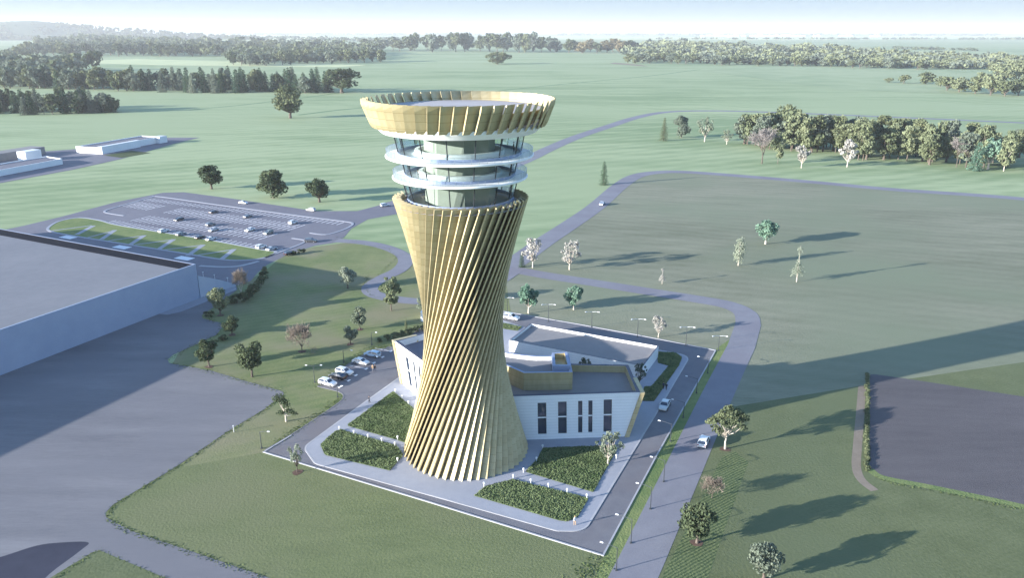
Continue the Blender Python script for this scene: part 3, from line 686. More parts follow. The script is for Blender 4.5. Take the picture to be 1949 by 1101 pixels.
# ---- left wing
lwing = thing('terminal_wing', 'white and gold wing left of the tower with a sharp leaning end', 'building', v3(P2(790, 745), 0))
org = lwing.location
ZL = height_to(v3(P2(766, 732), 0), 651)
tTL, tTR = P2(751, 649.5, ZL), P2(848, 719, ZL); tBR, tBL = P2(900, 665, ZL), P2(850, 621, ZL)
bTL, bTR = P2(767, 732.5), P2(846, 799)
bBRr = P2(900, 730); bBLl = P2(845, 690)
pierced_wall('front_wall', [v3(bTL, gz) - org, v3(bTR, gz) - org, v3(tTR, ZL) - org, v3(tTL, ZL) - org], [(.2, .265, .12, .8), (.36, .4, .12, .82), (.47, .51, .12, .82), (.6, .67, .12, .82)], 'white_wall', lwing)
b = MB()
for (p0, p1, p2, p3) in ((bTR, bBRr, tBR, tTR), (bBRr, bBLl, tBL, tBR), (bBLl, bTL, tTL, tBL)):
    b.add([v3(p0, gz) - org, v3(p1, gz) - org, v3(p2, ZL) - org, v3(p3, ZL) - org], [(0, 1, 2, 3)])
b.build('side_wall', M['gold'], lwing)
dl = (tTR - tTL).normalized()
frame_slab(bTL - dl * 0.92, tTL - dl * 0.92, 0.9, 0.3, 6.0, ZL + 0.05, lwing, org, dl)
top = ccw([tTL, tTR, tBR, tBL]); inn = offset_poly(top, 0.8)
b = MB(); b.ring([v3(p, ZL + 0.01) - org for p in top], [v3(p, ZL + 0.01) - org for p in inn]); b.build('parapet_cap', M['cap_dark'], lwing)
b = MB(); b.ring([v3(p, ZL + 0.01) - org for p in inn], [v3(p, ZL - 1.5) - org for p in inn]); b.build('parapet_wall', M['white_wall'], lwing)
b = MB(); b.poly([v3(p, ZL - 1.5) - org for p in inn]); b.build('roof', M['roof_dark'], lwing)

def flat_building(name, label, foot, h, wall, roofm, cap, par=0.8, inset=0.45, inner=None):
    foot = ccw(foot); c = sum(foot, Vector((0, 0))) / len(foot); t = thing(name, label, 'building', (c.x, c.y, 0))
    loc = [p - c for p in foot]; inn = offset_poly(loc, inset)
    b = MB(); b.loft([v3(p, 0.02) for p in loc], [v3(p, h) for p in loc], cap_top=False); b.build('wall', M[wall], t)
    b = MB(); b.ring([v3(p, h) for p in loc], [v3(p, h) for p in inn]); rf = None
    capo = b.build('parapet_cap', M[cap], t)
    b = MB(); b.ring([v3(p, h) for p in inn], [v3(p, h - par) for p in inn]); b.build('parapet_wall', M[inner or wall], t)
    b = MB(); b.poly([v3(p, h - par) for p in inn]); b.build('roof', M[roofm], t)
    return t, c
# ---- rear hall
ZH = 3.3
rh, rc = flat_building('rear_hall', 'long low white hall with flat grey roof behind the gold wing', [P2(969, 648, ZH), P2(1224, 697.5, ZH), P2(1253.5, 659, ZH), P2(1010, 616, ZH)], ZH, 'white_wall', 'roof_grey', 'cap_dark', 0.7, 0.3)
# ---- gatehouse behind the tower
flat_building('gatehouse', 'small white block just behind the left side of the tower', [P2(801, 612), P2(830, 622), P2(842, 604), P2(812, 597)], 2.9, 'white_wall', 'roof_grey', 'slab_white', 0.3, 0.2)
# ---- big hall at the left edge
hA = P2(381, 568); HH = height_to(v3(hA, 0), 503)
dF = (P2(0, 716) - hA).normalized(); dB = (P2(0, 434, HH) - P2(378, 502.5, HH)).normalized()
hall_pts = [hA, hA + dF * 150, hA + dF * 150 + dB * 150, hA + dB * 150]
hl, hc = flat_building('warehouse', 'huge grey flat roofed warehouse with blank blue grey walls beside the paved yard', hall_pts, HH, 'hall_wall', 'roof_pale', 'hall_wall', 0.2, 0.5, 'cap_dark')
b = MB(); e = v3(hc, 0); s = hA + dB * 0.2 - dF * 0.06
strip_mb(b, [hA - hc + dB * 0.6, hA - hc + dB * 149], 5.5, -0.5, HH - 0.3, HH - 0.12); b.build('roof_edge', M['felt_dark'], hl)
# low loading dock against the hall corner
dk = thing('loading_dock', 'pale low ramp block with posts on top at the corner of the warehouse', 'loading dock', (hA.x, hA.y, 0))
dA = P2(383, 566); ZD = 4.0
dp = [hA + Vector((0.15, 0.1)), P2(412, 556), P2(449, 546), P2(446, 540, 1.0) , hA + dB * 12 + dF * -0.2]
tops = [height_to(v3(dp[0], 0), 525), height_to(v3(dp[1], 0), 531), height_to(v3(dp[2], 0), 541), 1.0, height_to(v3(dp[4], 0), 521)]
b = MB(); b.loft([v3(p, 0.02) - dk.location for p in dp], [v3(p, max(0.6, z)) - dk.location for p, z in zip(dp, tops)]); b.build('ramp_wall', M['dock_wall'], dk)
for i, t in enumerate((0.2, 0.5, 0.85)):
    p = Vector(dp[0]).lerp(dp[2], t) + dB * 1.0; zz = tops[0] + (tops[2] - tops[0]) * t
    b = MB(); b.tube([v3(p, zz - 0.5) - dk.location, v3(p, zz + 1.5) - dk.location], [0.06, 0.06], 6); b.box(v3(p, zz + 1.55) - dk.location, (0.35, 0.35, 0.22)); b.build('post', M['pale_post'], dk)
# ---- two low white buildings far left
fb = [P2(146, 291), P2(189, 293.5), P2(306, 271.5), P2(270, 269.5)]
hz = height_to(v3(fb[0], 0), 278.5)
lb, lc = flat_building('low_building', 'long low white building with a dark flat roof standing alone in the left field', fb, hz, 'white_wall', 'roof_dark', 'slab_white', 0.6, 0.5)
dd = (fb[2] - fb[1]).normalized(); nn = Vector((dd.y, -dd.x))
L_ = (fb[2] - fb[1]).length
b = MB(); ang = math.atan2(dd.y, dd.x)
b.box(v3(fb[1] + dd * (L_ * 0.3) + nn * 1.2 - lc, hz * 0.5 + 0.3), (L_ * 0.6, 3.2, hz + 0.5), ang); b.box(v3(fb[1] + dd * (L_ * 0.985) + nn * 0.6 - lc, hz * 0.5 + 0.15), (L_ * 0.13, 6, hz + 0.7), ang)
b.build('side_bay', M['white_wall'], lb)
b2 = [P2(-220, 378), P2(120, 313), P2(90, 308), P2(-250, 365)]
hz2 = height_to(v3(b2[1], 0), 302)
lb2, lc2 = flat_building('low_building', 'low white building at the left edge with a small white block behind it', b2, hz2, 'white_wall', 'roof_dark', 'slab_white', 0.6, 0.5)
d2 = (b2[1] - b2[0]).normalized()
c0 = P2(58, 305); b = MB(); b.box(v3(c0 - lc2, 3.2), (12, 7, 6.2), math.atan2(d2.y, d2.x)); b.build('stair_block', M['white_wall'], lb2)
b = MB(); cb_ = P2(-40, 318); b.box(v3(cb_ - lc2 + Vector((-8, 12)), 2.5), (90, 12, 5), math.atan2(d2.y, d2.x)); b.build('rear_wing', M['roof_grey'], lb2)
# ---- distant town buildings on the horizon
rt = random.Random(5)
for i in range(16):
    x = 1345 + i * 17 + rt.uniform(-6, 6) if i < 12 else 1500 + (i - 12) * 55
    p = P2(x, 69.2 + rt.uniform(-0.5, 0.6)); sx, sy, sz = rt.uniform(60, 200), rt.uniform(50, 90), rt.uniform(10, 24)
    b = MB(); b.box((0, 0, sz / 2), (sx, sy, sz), rt.uniform(-0.3, 0.3)); b.box((sx * 0.2, 0, sz + 3), (sx * 0.25, sy * 0.5, 6))
    o = b.build('distant_building', M['white_wall']); o.location = (p.x, p.y, 0)
    tag(o, 'pale distant building in the low town along the right horizon', 'building', 'distant town on the horizon')

# ================================================================= VEGETATION
def leaf_quads(b, lobes, n, size, rnd, mi=0, up=0.25, shell=0.55, flat=0.0):
    tot = [r[0] * r[1] + r[1] * r[2] for _, r in lobes]
    for _ in range(n):
        c, r = rnd.choices(lobes, tot)[0]
        d = Vector((rnd.gauss(0, 1), rnd.gauss(0, 1), rnd.gauss(0, 1) + up)).normalized()
        k = 1 - (1 - shell) * rnd.random() ** 1.6
        p = Vector((c[0] + d.x * r[0] * k, c[1] + d.y * r[1] * k, c[2] + d.z * r[2] * k))
        nr = (d * 0.8 + Vector((rnd.gauss(0, .6), rnd.gauss(0, .6), rnd.gauss(0, .6) + flat))).normalized()
        u = nr.orthogonal().normalized(); w = nr.cross(u); a = rnd.uniform(0, 6.28)
        u, w = u * math.cos(a) + w * math.sin(a), w * math.cos(a) - u * math.sin(a)
        s = size * rnd.uniform(0.6, 1.35)
        b.add([p - u * s * .5 - w * s * .35, p + u * s * .5 - w * s * .35, p + u * s * .35 + w * s * .5, p - u * s * .4 + w * s * .4], [(0, 1, 2, 3)], mi)

def limbs(b, lobes, zfork, rb, rnd, mi=0, n=6, every=1, fork_spread=0.02, sides=5):
    b.tube([(0, 0, -0.01), (rnd.uniform(-.01, .01), 0, zfork * .5), (rnd.uniform(-.02, .02), rnd.uniform(-.02, .02), zfork)], [rb * 1.35, rb, rb * .8], 7, mi)
    for c, r in lobes[::every]:
        c = Vector(c); s = Vector((0, 0, zfork * rnd.uniform(0.7, 1.0))); m = s.lerp(c, 0.5) + Vector((rnd.uniform(-.03, .03), rnd.uniform(-.03, .03), -0.03))
        b.tube([s, m, c], [rb * .5, rb * .33, rb * .1], sides, mi)

PROTO = {}
def proto(kind, seed, n=1500, size=0.05):
    """unit tree: one unit wide, one unit tall; returns (crown mesh, trunk mesh)"""
    rnd = random.Random(seed * 77 + hash_name(kind)); cr, tr = MB(), MB()
    def lobeset(cnt, rx, rz, cz, r0, r1, zr=1.0):
        L = []
        for i in range(cnt):
            a = 2.4 * i + rnd.uniform(-.5, .5); q = math.sqrt((i + .5) / cnt); zz = rnd.uniform(-1, 1)
            k = math.sqrt(max(0.05, 1 - zz * zz * 0.85)); r = rnd.uniform(r0, r1)
            L.append(((rx * q * k * math.cos(a), rx * q * k * math.sin(a), cz + rz * zz), (r, r, r * zr)))
        return L
    if kind == 'round':
        L = lobeset(32, .37, .28, .60, .09, .18, .85); leaf_quads(cr, L, n, size, rnd); limbs(tr, L, .26, .03, rnd, every=2)
    elif kind == 'oak':
        L = lobeset(36, .4, .31, .56, .09, .17, .85); leaf_quads(cr, L, n, size, rnd); limbs(tr, L, .2, .04, rnd, every=2)
    elif kind == 'bush':
        L = lobeset(18, .38, .3, .48, .12, .2, .8); leaf_quads(cr, L, n, size, rnd); limbs(tr, L, .12, .03, rnd, every=3)
    elif kind == 'tall':
        L = lobeset(34, .33, .37, .6, .07, .16, .55); leaf_quads(cr, L, n, size, rnd); limbs(tr, L, .34, .018, rnd, every=3)
    elif kind == 'airy':
        L = lobeset(22, .38, .3, .6, .06, .13, .8); leaf_quads(cr, L, n, size, rnd, shell=.2); limbs(tr, L, .24, .022, rnd, every=1)
    elif kind == 'column':
        L = [((rnd.uniform(-.13, .13), rnd.uniform(-.13, .13), .16 + .8 * i / 19), (.3 * math.sin(math.pi * (0.14 + .8 * i / 19)) + .1,) * 2 + (.06,)) for i in range(20)]
        leaf_quads(cr, L, n, size, rnd, shell=.5); limbs(tr, L, .8, .03, rnd, every=4)
    elif kind in ('conifer', 'spruce', 'thin_conifer'):
        lev = {'conifer': 15, 'spruce': 17, 'thin_conifer': 11}[kind]; z0 = {'conifer': .08, 'spruce': .04, 'thin_conifer': .3}[kind]
        tr.tube([(0, 0, -.01), (0, 0, .5), (0, 0, 1)], [.035, .022, .004], 6)
        for i in range(lev):
            t = i / lev; z = z0 + (1 - z0) * t
            rr = .5 * (1 - t) ** .72 + .03
            if kind == 'thin_conifer': rr = .5 * (0.55 + .45 * math.sin(6.5 * t + 1)) * (1 - .5 * t)
            nb = max(5, int(15 * (1 - t) + 4))
            for k in range(nb):
                a = 2 * math.pi * k / nb + i * .7 + rnd.uniform(-.3, .3); r = rr * rnd.uniform(.65, 1.08)
                tip = Vector((r * math.cos(a), r * math.sin(a), z - r * rnd.uniform(.12, .3)))
                m = max(4, int(n * r / (lev * nb * .11)))
                for j in range(m):
                    q = rnd.uniform(.15, 1.02); p = Vector((0, 0, z)).lerp(tip, q) + Vector((rnd.gauss(0, .022), rnd.gauss(0, .022), rnd.gauss(0, .012)))
                    s = size * rnd.uniform(.6, 1.3); d = Vector((math.cos(a), math.sin(a), -.25)).normalized(); w = d.cross(Vector((rnd.gauss(0, .3), rnd.gauss(0, .3), 1))).normalized()
                    cr.add([p - w * s * .4, p + d * s * .9 - w * s * .1, p + d * s * .8 + w * s * .15, p + w * s * .4], [(0, 1, 2, 3)])
    elif kind == 'umbrella':
        L = []
        for i in range(26):
            a = 2.4 * i; q = .42 * math.sqrt((i + .5) / 26); side = math.cos(a)
            L.append(((q * math.cos(a) , q * math.sin(a), .84 - q * q * 1.1 - .1 * rnd.random() - (.12 if side > .4 else 0)), (.12, .12, .06)))
        leaf_quads(cr, L, n, size, rnd, shell=.4); limbs(tr, L, .3, .02, rnd, every=1)
    elif kind == 'ragged':
        L = [((.2, 0, .85), (.24, .2, .13)), ((.08, .1, .78), (.2, .2, .1)), ((.3, -.1, .74), (.15, .15, .1)), ((-.05, 0, .58), (.17, .15, .09)), ((-.2, .1, .42), (.2, .15, .08)), ((-.33, 0, .28), (.14, .12, .06)), ((.15, .05, .34), (.16, .14, .07)), ((-.12, -.1, .33), (.16, .1, .06)), ((-.02, -.1, .7), (.14, .1, .1))]
        leaf_quads(cr, L, n, size, rnd, shell=.4); limbs(tr, L, .3, .035, rnd, every=1)
    elif kind in ('bare', 'twiggy'):
        def grow(p, d, l, r, g):
            q = p + d * l; tr_b = tr if g < 3 else cr
            tr_b.tube([p, p.lerp(q, .5) + Vector((rnd.gauss(0, l * .05), rnd.gauss(0, l * .05), 0)), q], [r, r * .8, r * .55], 4 if g < 3 else 3, 0, False)
            if g >= 6: return
            for k in range(4 if g < 2 else 3):
                sp = .55 if kind == 'bare' else .42
                nd = (d + Vector((rnd.gauss(0, sp), rnd.gauss(0, sp), rnd.gauss(0, sp * .6) + .1))).normalized()
                grow(q if k else p.lerp(q, .7), nd, l * rnd.uniform(.66, .86), max(r * .55, .0035), g + 1)
        h0 = .16 if kind == 'bare' else .28
        tr.tube([(0, 0, -.01), (0, 0, h0)], [.024, .017], 6)
        for k in range(6):
            a = 1.05 * k; sp = .75 if kind == 'bare' else .4
            grow(Vector((0, 0, h0 * (.8 + .05 * k))), Vector((sp * math.cos(a), sp * math.sin(a), 1)).normalized(), .22, .011, 1)
        pts_ = [v for v in cr.v if v[2] > .3]
        for v in rnd.sample(pts_, min(len(pts_), 1500)):
            d = Vector((v[0], v[1], .25 + rnd.random())).normalized() + Vector((rnd.gauss(0, .4), rnd.gauss(0, .4), rnd.gauss(0, .3))); p = Vector(v); q = p + d * rnd.uniform(.04, .09); w = d.cross(Vector((rnd.gauss(0, 1), rnd.gauss(0, 1), .2))).normalized() * .0045
            cr.add([p - w, p + w, q + w * .6, q - w * .6], [(0, 1, 2, 3)])
        ex = max(max(abs(v[0]), abs(v[1])) for v in cr.v) or 1; ez = max(v[2] for v in cr.v)
        for mb_ in (cr, tr):
            mb_.v = [(x * .5 / ex, y * .5 / ex, z / ez) for x, y, z in mb_.v]
    # normalise to unit size
    ex = max(max(abs(v[0]), abs(v[1])) for v in cr.v); ez = max(v[2] for v in cr.v)
    cr.v = [(x * .5 / ex, y * .5 / ex, z / ez) for x, y, z in cr.v]; tr.v = [(x * .5 / ex, y * .5 / ex, z / ez) for x, y, z in tr.v]
    return cr, tr
def hash_name(s): return sum((i + 1) * ord(c) for i, c in enumerate(s)) % 1000

def proto_meshes(kind, leaf, bark, seed, n, size):
    key = (kind, leaf, bark, seed, n)
    if key not in PROTO:
        cr, tr = proto(kind, seed, n, size)
        mc = mesh_of(cr.v, cr.f, 'crown', cr.m); mc.materials.append(M[leaf]); mt = mesh_of(tr.v, tr.f, 'trunk', tr.m); mt.materials.append(M[bark]); PROTO[key] = (mc, mt)
    return PROTO[key]

rv = random.Random(11)
def tree(name, label, cat, x, y, ytop, wpx, kind, leaf, bark='bark', seed=1, n=1700, size=.055, group=None, mulch=False):
    base = P(x, y); h = height_to(base, ytop); w = wpx * depth_of(base) / F
    t = thing(name, label, cat, base, rv.uniform(0, 6.28), group); t.scale = (w, w, h)
    mc, mt = proto_meshes(kind, leaf, bark, seed, n, size)
    link('crown', mc, None, t); link('trunk', mt, None, t)
    if mulch:
        b = MB(); b.poly([((.3 + .05 * math.sin(3 * a)) * math.cos(a), (.3 + .05 * math.cos(2 * a)) * math.sin(a), 0) for a in [k * .52 for k in range(12)]])
        m = b.build('mulch_bed', M['mulch'], t); m.location = (0, 0, .06 / h); m.scale = (min(1, 2.2 / w * 1.6),) * 2 + (1,)
    return t

T = [
 # name, label, x, y, top, width, kind, leaf, bark, seed, mulch
 ('broadleaf_tree', 'big round green tree standing alone in the upper left field beyond the car park', 553, 225, 161, 62, 'oak', 'leaf_mid', 'bark', 1, True),
 ('broadleaf_tree', 'round dark tree above the car park, leftmost of the row of three', 403, 360, 313, 50, 'oak', 'leaf_dark', 'bark', 2, False),
 ('broadleaf_tree', 'widest bushy dark tree above the car park, middle of the row of three', 521, 377, 320, 74, 'bush', 'leaf_dark', 'bark', 3, False),
 ('broadleaf_tree', 'dark spiky tree by the road bend, rightmost of three above the car park', 608, 385, 338, 56, 'oak', 'leaf_dark', 'bark', 4, False),
 ('broadleaf_tree', 'low wide tree alone on the open field above the tower crown', 947, 122, 98, 58, 'bush', 'leaf_mid', 'bark', 5, False),
 ('broadleaf_tree', 'big dark double crowned tree at the right end of the far left tree belt', 651, 177, 128, 74, 'oak', 'leaf_dark', 'bark', 6, False),
 ('conifer_tree', 'dark pointed fir tree on the grass beside the far road bend', 1149, 352, 307, 25, 'spruce', 'leaf_conifer', 'bark', 1, False),
 ('conifer_tree', 'small light green fir tree left of the far right wood', 1263, 268, 224, 25, 'conifer', 'leaf_mid', 'bark', 2, False),
 ('pale_tree', 'dense grey green tree between the small light fir and the white stemmed tree', 1297, 262, 218, 36, 'bush', 'leaf_blue', 'bark', 3, False),
 ('pale_tree', 'airy pale tree with white trunk left of the far right wood', 1341, 270, 221, 38, 'airy', 'leaf_silver', 'bark_pale', 1, False),
 ('pale_tree', 'small misty pale sapling at the left tip of the far right wood', 1383, 275, 246, 26, 'airy', 'leaf_silver', 'bark_pale', 2, False),
 ('teal_tree', 'round blue green tree on the open meadow, casting a long shadow', 1457, 465, 417, 46, 'round', 'leaf_teal', 'bark_pale', 1, False),
 ('column_tree', 'narrow columnar pale tree on the open meadow', 1405, 506, 450, 29, 'column', 'leaf_silver', 'bark_pale', 1, False),
 ('thin_tree', 'thin sparse pale conifer on the open meadow with bare white lower trunk', 1516, 537, 470, 31, 'thin_conifer', 'leaf_silver', 'bark_pale', 1, False),
 ('thin_tree', 'tiny white leafless looking tree on the meadow', 1260, 541, 511, 17, 'thin_conifer', 'leaf_blossom', 'bark_pale', 2, False),
 ('blossom_tree', 'pinkish white blossoming tree beside a small dark fir near the road fork', 1014, 510, 453, 44, 'airy', 'leaf_blossom', 'bark_pale', 3, False),
 ('conifer_tree', 'small dark fir just right of the tower waist', 993, 509, 478, 19, 'spruce', 'leaf_conifer', 'bark', 3, False),
 ('blossom_tree', 'white blossoming tree with thick pale trunk at the edge of the meadow', 1084, 514, 457, 47, 'airy', 'leaf_blossom', 'bark_pale', 4, False),
 ('teal_tree', 'larger blue green tree behind the rear hall next to a double lamp', 1006, 597, 541, 46, 'round', 'leaf_teal', 'bark_pale', 2, False),
 ('teal_tree', 'smaller blue green tree behind the rear hall', 1092, 590, 542, 38, 'round', 'leaf_teal', 'bark_pale', 3, False),
 ('blossom_tree', 'small white blossoming tree among the double lamps behind the rear hall', 1253, 643, 601, 34, 'airy', 'leaf_blossom', 'bark_pale', 5, False),
 ('pale_tree', 'round silvery tree by the winding path left of the tower', 662, 549, 508, 46, 'round', 'leaf_silver', 'bark', 5, False),
 ('broadleaf_tree', 'tall leaning green tree on the winding path near the tower waist', 745, 592, 527, 47, 'tall', 'leaf_pale', 'bark', 2, False),
 ('pale_tree', 'pale green tree half hidden by the left side of the tower waist', 803, 596, 566, 24, 'round', 'leaf_silver', 'bark', 6, False),
 ('pale_tree', 'upper silvery tree of the pair on the lawn left of the tower', 685, 628, 583, 37, 'round', 'leaf_silver', 'bark', 7, True),
 ('pale_tree', 'lower silvery tree of the pair on the lawn left of the tower', 667, 656, 620, 34, 'round', 'leaf_silver', 'bark', 8, True),
 ('bare_tree', 'round bare brown tree with dense twigs on the lawn above the row of parked cars', 575, 670, 613, 66, 'bare', 'twig', 'bark', 1, True),
 ('broadleaf_tree', 'dark tree with a slanting trunk on the lawn right of the yard edge', 480, 718, 649, 63, 'round', 'leaf_dark', 'bark', 9, False),
 ('broadleaf_tree', 'dark tree on the point of lawn nearest the yard corner', 398, 699, 645, 48, 'round', 'leaf_dark', 'bark', 10, True),
 ('broadleaf_tree', 'small round dark tree at the narrow end of the yard', 442, 638, 602, 40, 'round', 'leaf_dark', 'bark', 11, True),
 ('broadleaf_tree', 'layered light green tree in front of the loading dock', 420, 601, 546, 47, 'oak', 'leaf_pale', 'bark', 12, True),
 ('bare_tree', 'tall slim pinkish bare tree rising from the dark shrubs by the loading dock', 461, 574, 508, 40, 'twiggy', 'twig', 'bark_pale', 2, False),
 ('ragged_tree', 'ragged dark tree with a pale trunk and tufted crown beside the yard edge', 545, 803, 750, 50, 'ragged', 'leaf_dark', 'bark_pale', 1, False),
 ('blossom_tree', 'small white blossoming tree on the kerb at the left corner of the ring road', 566, 900, 845, 35, 'airy', 'leaf_silver', 'bark', 6, True),
 ('umbrella_tree', 'flat topped umbrella shaped tree beside the white car on the right road', 1380, 856, 775, 84, 'umbrella', 'leaf_mid', 'bark_pale', 1, True),
 ('bare_tree', 'small round bare brown tree on the tilled strip beside the right road', 1355, 949, 905, 53, 'bare', 'twig', 'bark', 3, False),
 ('broadleaf_tree', 'dense dark round tree on the tilled strip beside the right road', 1326, 1035, 957, 78, 'round', 'leaf_dark', 'bark', 13, True),
 ('pale_tree', 'silvery tree at the bottom edge of the picture right of the road', 1453, 1104, 1034, 76, 'oak', 'leaf_blue', 'bark', 14, False),
 ('blossom_tree', 'white flowering tree in front of the right wing beside the planted bed', 1157, 886, 826, 54, 'airy', 'leaf_silver', 'bark_pale', 7, False),
 ('pale_tree', 'small grey green tree between the right wing and the rear hall corner', 1217, 735, 690, 30, 'airy', 'leaf_blue', 'bark', 8, False),
 ('pale_tree', 'tree showing only its twiggy top above the roof of the right wing', 1112, 735, 684, 36, 'airy', 'leaf_blue', 'bark', 9, False),
]
for nm, lab, x, y, tp, w, kd, lf, bk, sd_, mu in T:
    dense = {'round': 2600, 'oak': 2600, 'bush': 2400, 'tall': 2400, 'airy': 1100, 'umbrella': 1700, 'ragged': 900}.get(kd, 1500)
    sz = .05 if kd in ('round', 'oak', 'bush', 'tall') else .042
    tree(nm, lab, 'tree', x, y, tp, w, kd, lf, bk, sd_, dense, sz, mulch=mu)
# a tree beyond the left edge whose shadow falls on the yard
q_ = P(30, 826) - Vector((.927, .375, 0)) * 46
tt = thing('broadleaf_tree', 'dark tree just beyond the left edge, throwing its shadow over the yard', 'tree', (q_.x, q_.y, 0)); tt.scale = (9, 9, 11)
mc, mt = proto_meshes('round', 'leaf_dark', 'bark', 9, 2600, .05); link('crown', mc, None, tt); link('trunk', mt, None, tt)

# shrubs ------------------------------------------------------------------
SHR = [(505, 524, 17, 18), (502, 534, 18, 20), (497, 543, 18, 22), (491, 552, 20, 24), (484, 560, 20, 26), (476, 568, 22, 26), (466, 575, 20, 26), (452, 577, 18, 24), (441, 579, 16, 22), (402, 604, 12, 16), (393, 603, 10, 14), (425, 648, 10, 26)]
for i, (x, y, h, w) in enumerate(SHR):
    tree('shrub', 'low dark shrub in the hedge belt between the loading dock and the lawn', 'shrub', x, y, y - h, w, 'bush', 'leaf_dark' if i % 3 else 'leaf_mid', 'bark', 20 + i % 3, 420, .1, 'shrubs beside the loading dock')
for i, (x, y, h, w) in enumerate([(738, 648, 12, 18), (752, 645, 12, 20), (766, 641, 12, 20), (780, 637, 13, 20), (793, 633, 13, 20), (804, 629, 12, 18), (722, 652, 9, 16)]):
    tree('shrub', 'low green shrub in the row behind the left white wing', 'shrub', x, y, y - h, w, 'bush', 'leaf_mid', 'bark', 20 + i % 3, 420, .1, 'shrubs behind the left wing')
tree('conifer_tree', 'tiny bright green conifer behind the left white wing', 'tree', 773, 632, 607, 11, 'conifer', 'leaf_mid', 'bark', 5, 900, .06)
for i, (x, y, h, w) in enumerate([(552, 485, 8, 14), (562, 483, 9, 12), (570, 481, 8, 12)]):
    tree('shrub', 'dark little shrub beside the black car under the car park', 'shrub', x + 8, y, y - h, w, 'bush', 'leaf_dark', 'bark', 20 + i % 3, 300, .12, 'shrubs below the car park')
# hedge along the ploughed field
b = MB(); rr_ = random.Random(3)
hp = px([(1651, 714), (1650, 780), (1649, 850), (1650, 900)])
Lh = [((p.x + rr_.uniform(-.3, .3), p.y, .25), (.5, .5, .35)) for i in range(3) for p in [hp[i].lerp(hp[i + 1], k / 14) for k in range(14)]]
leaf_quads(b, Lh, 3600, .2, rr_)
tag(b.build('hedge', M['leaf_mid']), 'narrow low hedge along the left side of the dark ploughed field', 'hedge')
# planted beds ---------------------------------------------------------------
def bed(name_label, pts, seed, r=0.0, h=.13, dens=34):
    pts = ccw(rounded(px(pts), r)); rnd = random.Random(seed)
    o = pad('planted_bed', pts, 0.22, M['soil'], None, 0.05); tag(o, name_label, 'planted bed')
    b = MB(); tri_ = tessellate_polygon([[v3(p, 0) for p in pts]])
    for t in tri_:
        A, B_, C_ = (Vector(pts[i]) for i in t); ar = abs((B_ - A).cross(C_ - A)) / 2
        for _ in range(int(ar * dens) + 1):
            u, v = rnd.random(), rnd.random()
            if u + v > 1: u, v = 1 - u, 1 - v
            p = A + (B_ - A) * u + (C_ - A) * v; z = .22 + h * rnd.random() ** .6 * (.75 + .25 * math.sin(p.x * 2.1) * math.sin(p.y * 1.7))
            nr = Vector((rnd.gauss(0, .45) - .25, rnd.gauss(0, .45) - .1, 1)).normalized(); uu = nr.orthogonal().normalized(); ww = nr.cross(uu); a = rnd.uniform(0, 6.28)
            uu, ww = uu * math.cos(a) + ww * math.sin(a), ww * math.cos(a) - uu * math.sin(a); s = rnd.uniform(.14, .28); c = Vector((p.x, p.y, z))
            b.add([c - uu * s, c - ww * s * .5, c + uu * s, c + ww * s * .5], [(0, 1, 2, 3)])
    f = b.build('foliage', M['leaf_bed'], o); f['kind'] = 'stuff'
bed('upper left planted bed, pointed at the top, beside the parked cars', [(748, 747), (820, 806), (775, 846), (758, 840), (660, 812)], 1, [0, 0, .5, .3, .8])
bed('lower left planted bed with rounded outer corner beside the tower foot', [(638, 823), (648, 820), (754, 850), (768, 868), (742, 898), (618, 868), (610, 848)], 2, [1, .2, .3, 2, .3, 2.0, 1.5])
bed('lower right planted bed below the tower foot with a rounded corner', [(903, 946), (924, 928), (976, 915), (1120, 951), (1099, 987), (1080, 995), (1064, 993)], 3, [0, 1, .5, .4, 1.2, 1.0, 1.0])
bed('upper right planted bed in front of the white wing', [(1000, 900), (1023, 876), (1033, 855), (1170, 850), (1174, 858), (1129, 939)], 4, [.3, 1, .5, .3, .5, .3])
bed('long L shaped planted bed at the end of the rear hall', [(1252, 671), (1286, 673), (1298, 682), (1292, 697), (1245, 765), (1222, 765), (1226, 738), (1240, 737), (1273, 698), (1252, 692)], 5, [0, 1.5, 1.5, .5, .3, .3, .3, .3, .3, .3])
bed('small planted bed behind the tower next to the white car', [(950, 617), (960, 617), (993, 624), (985, 631), (950, 626)], 6, .3)

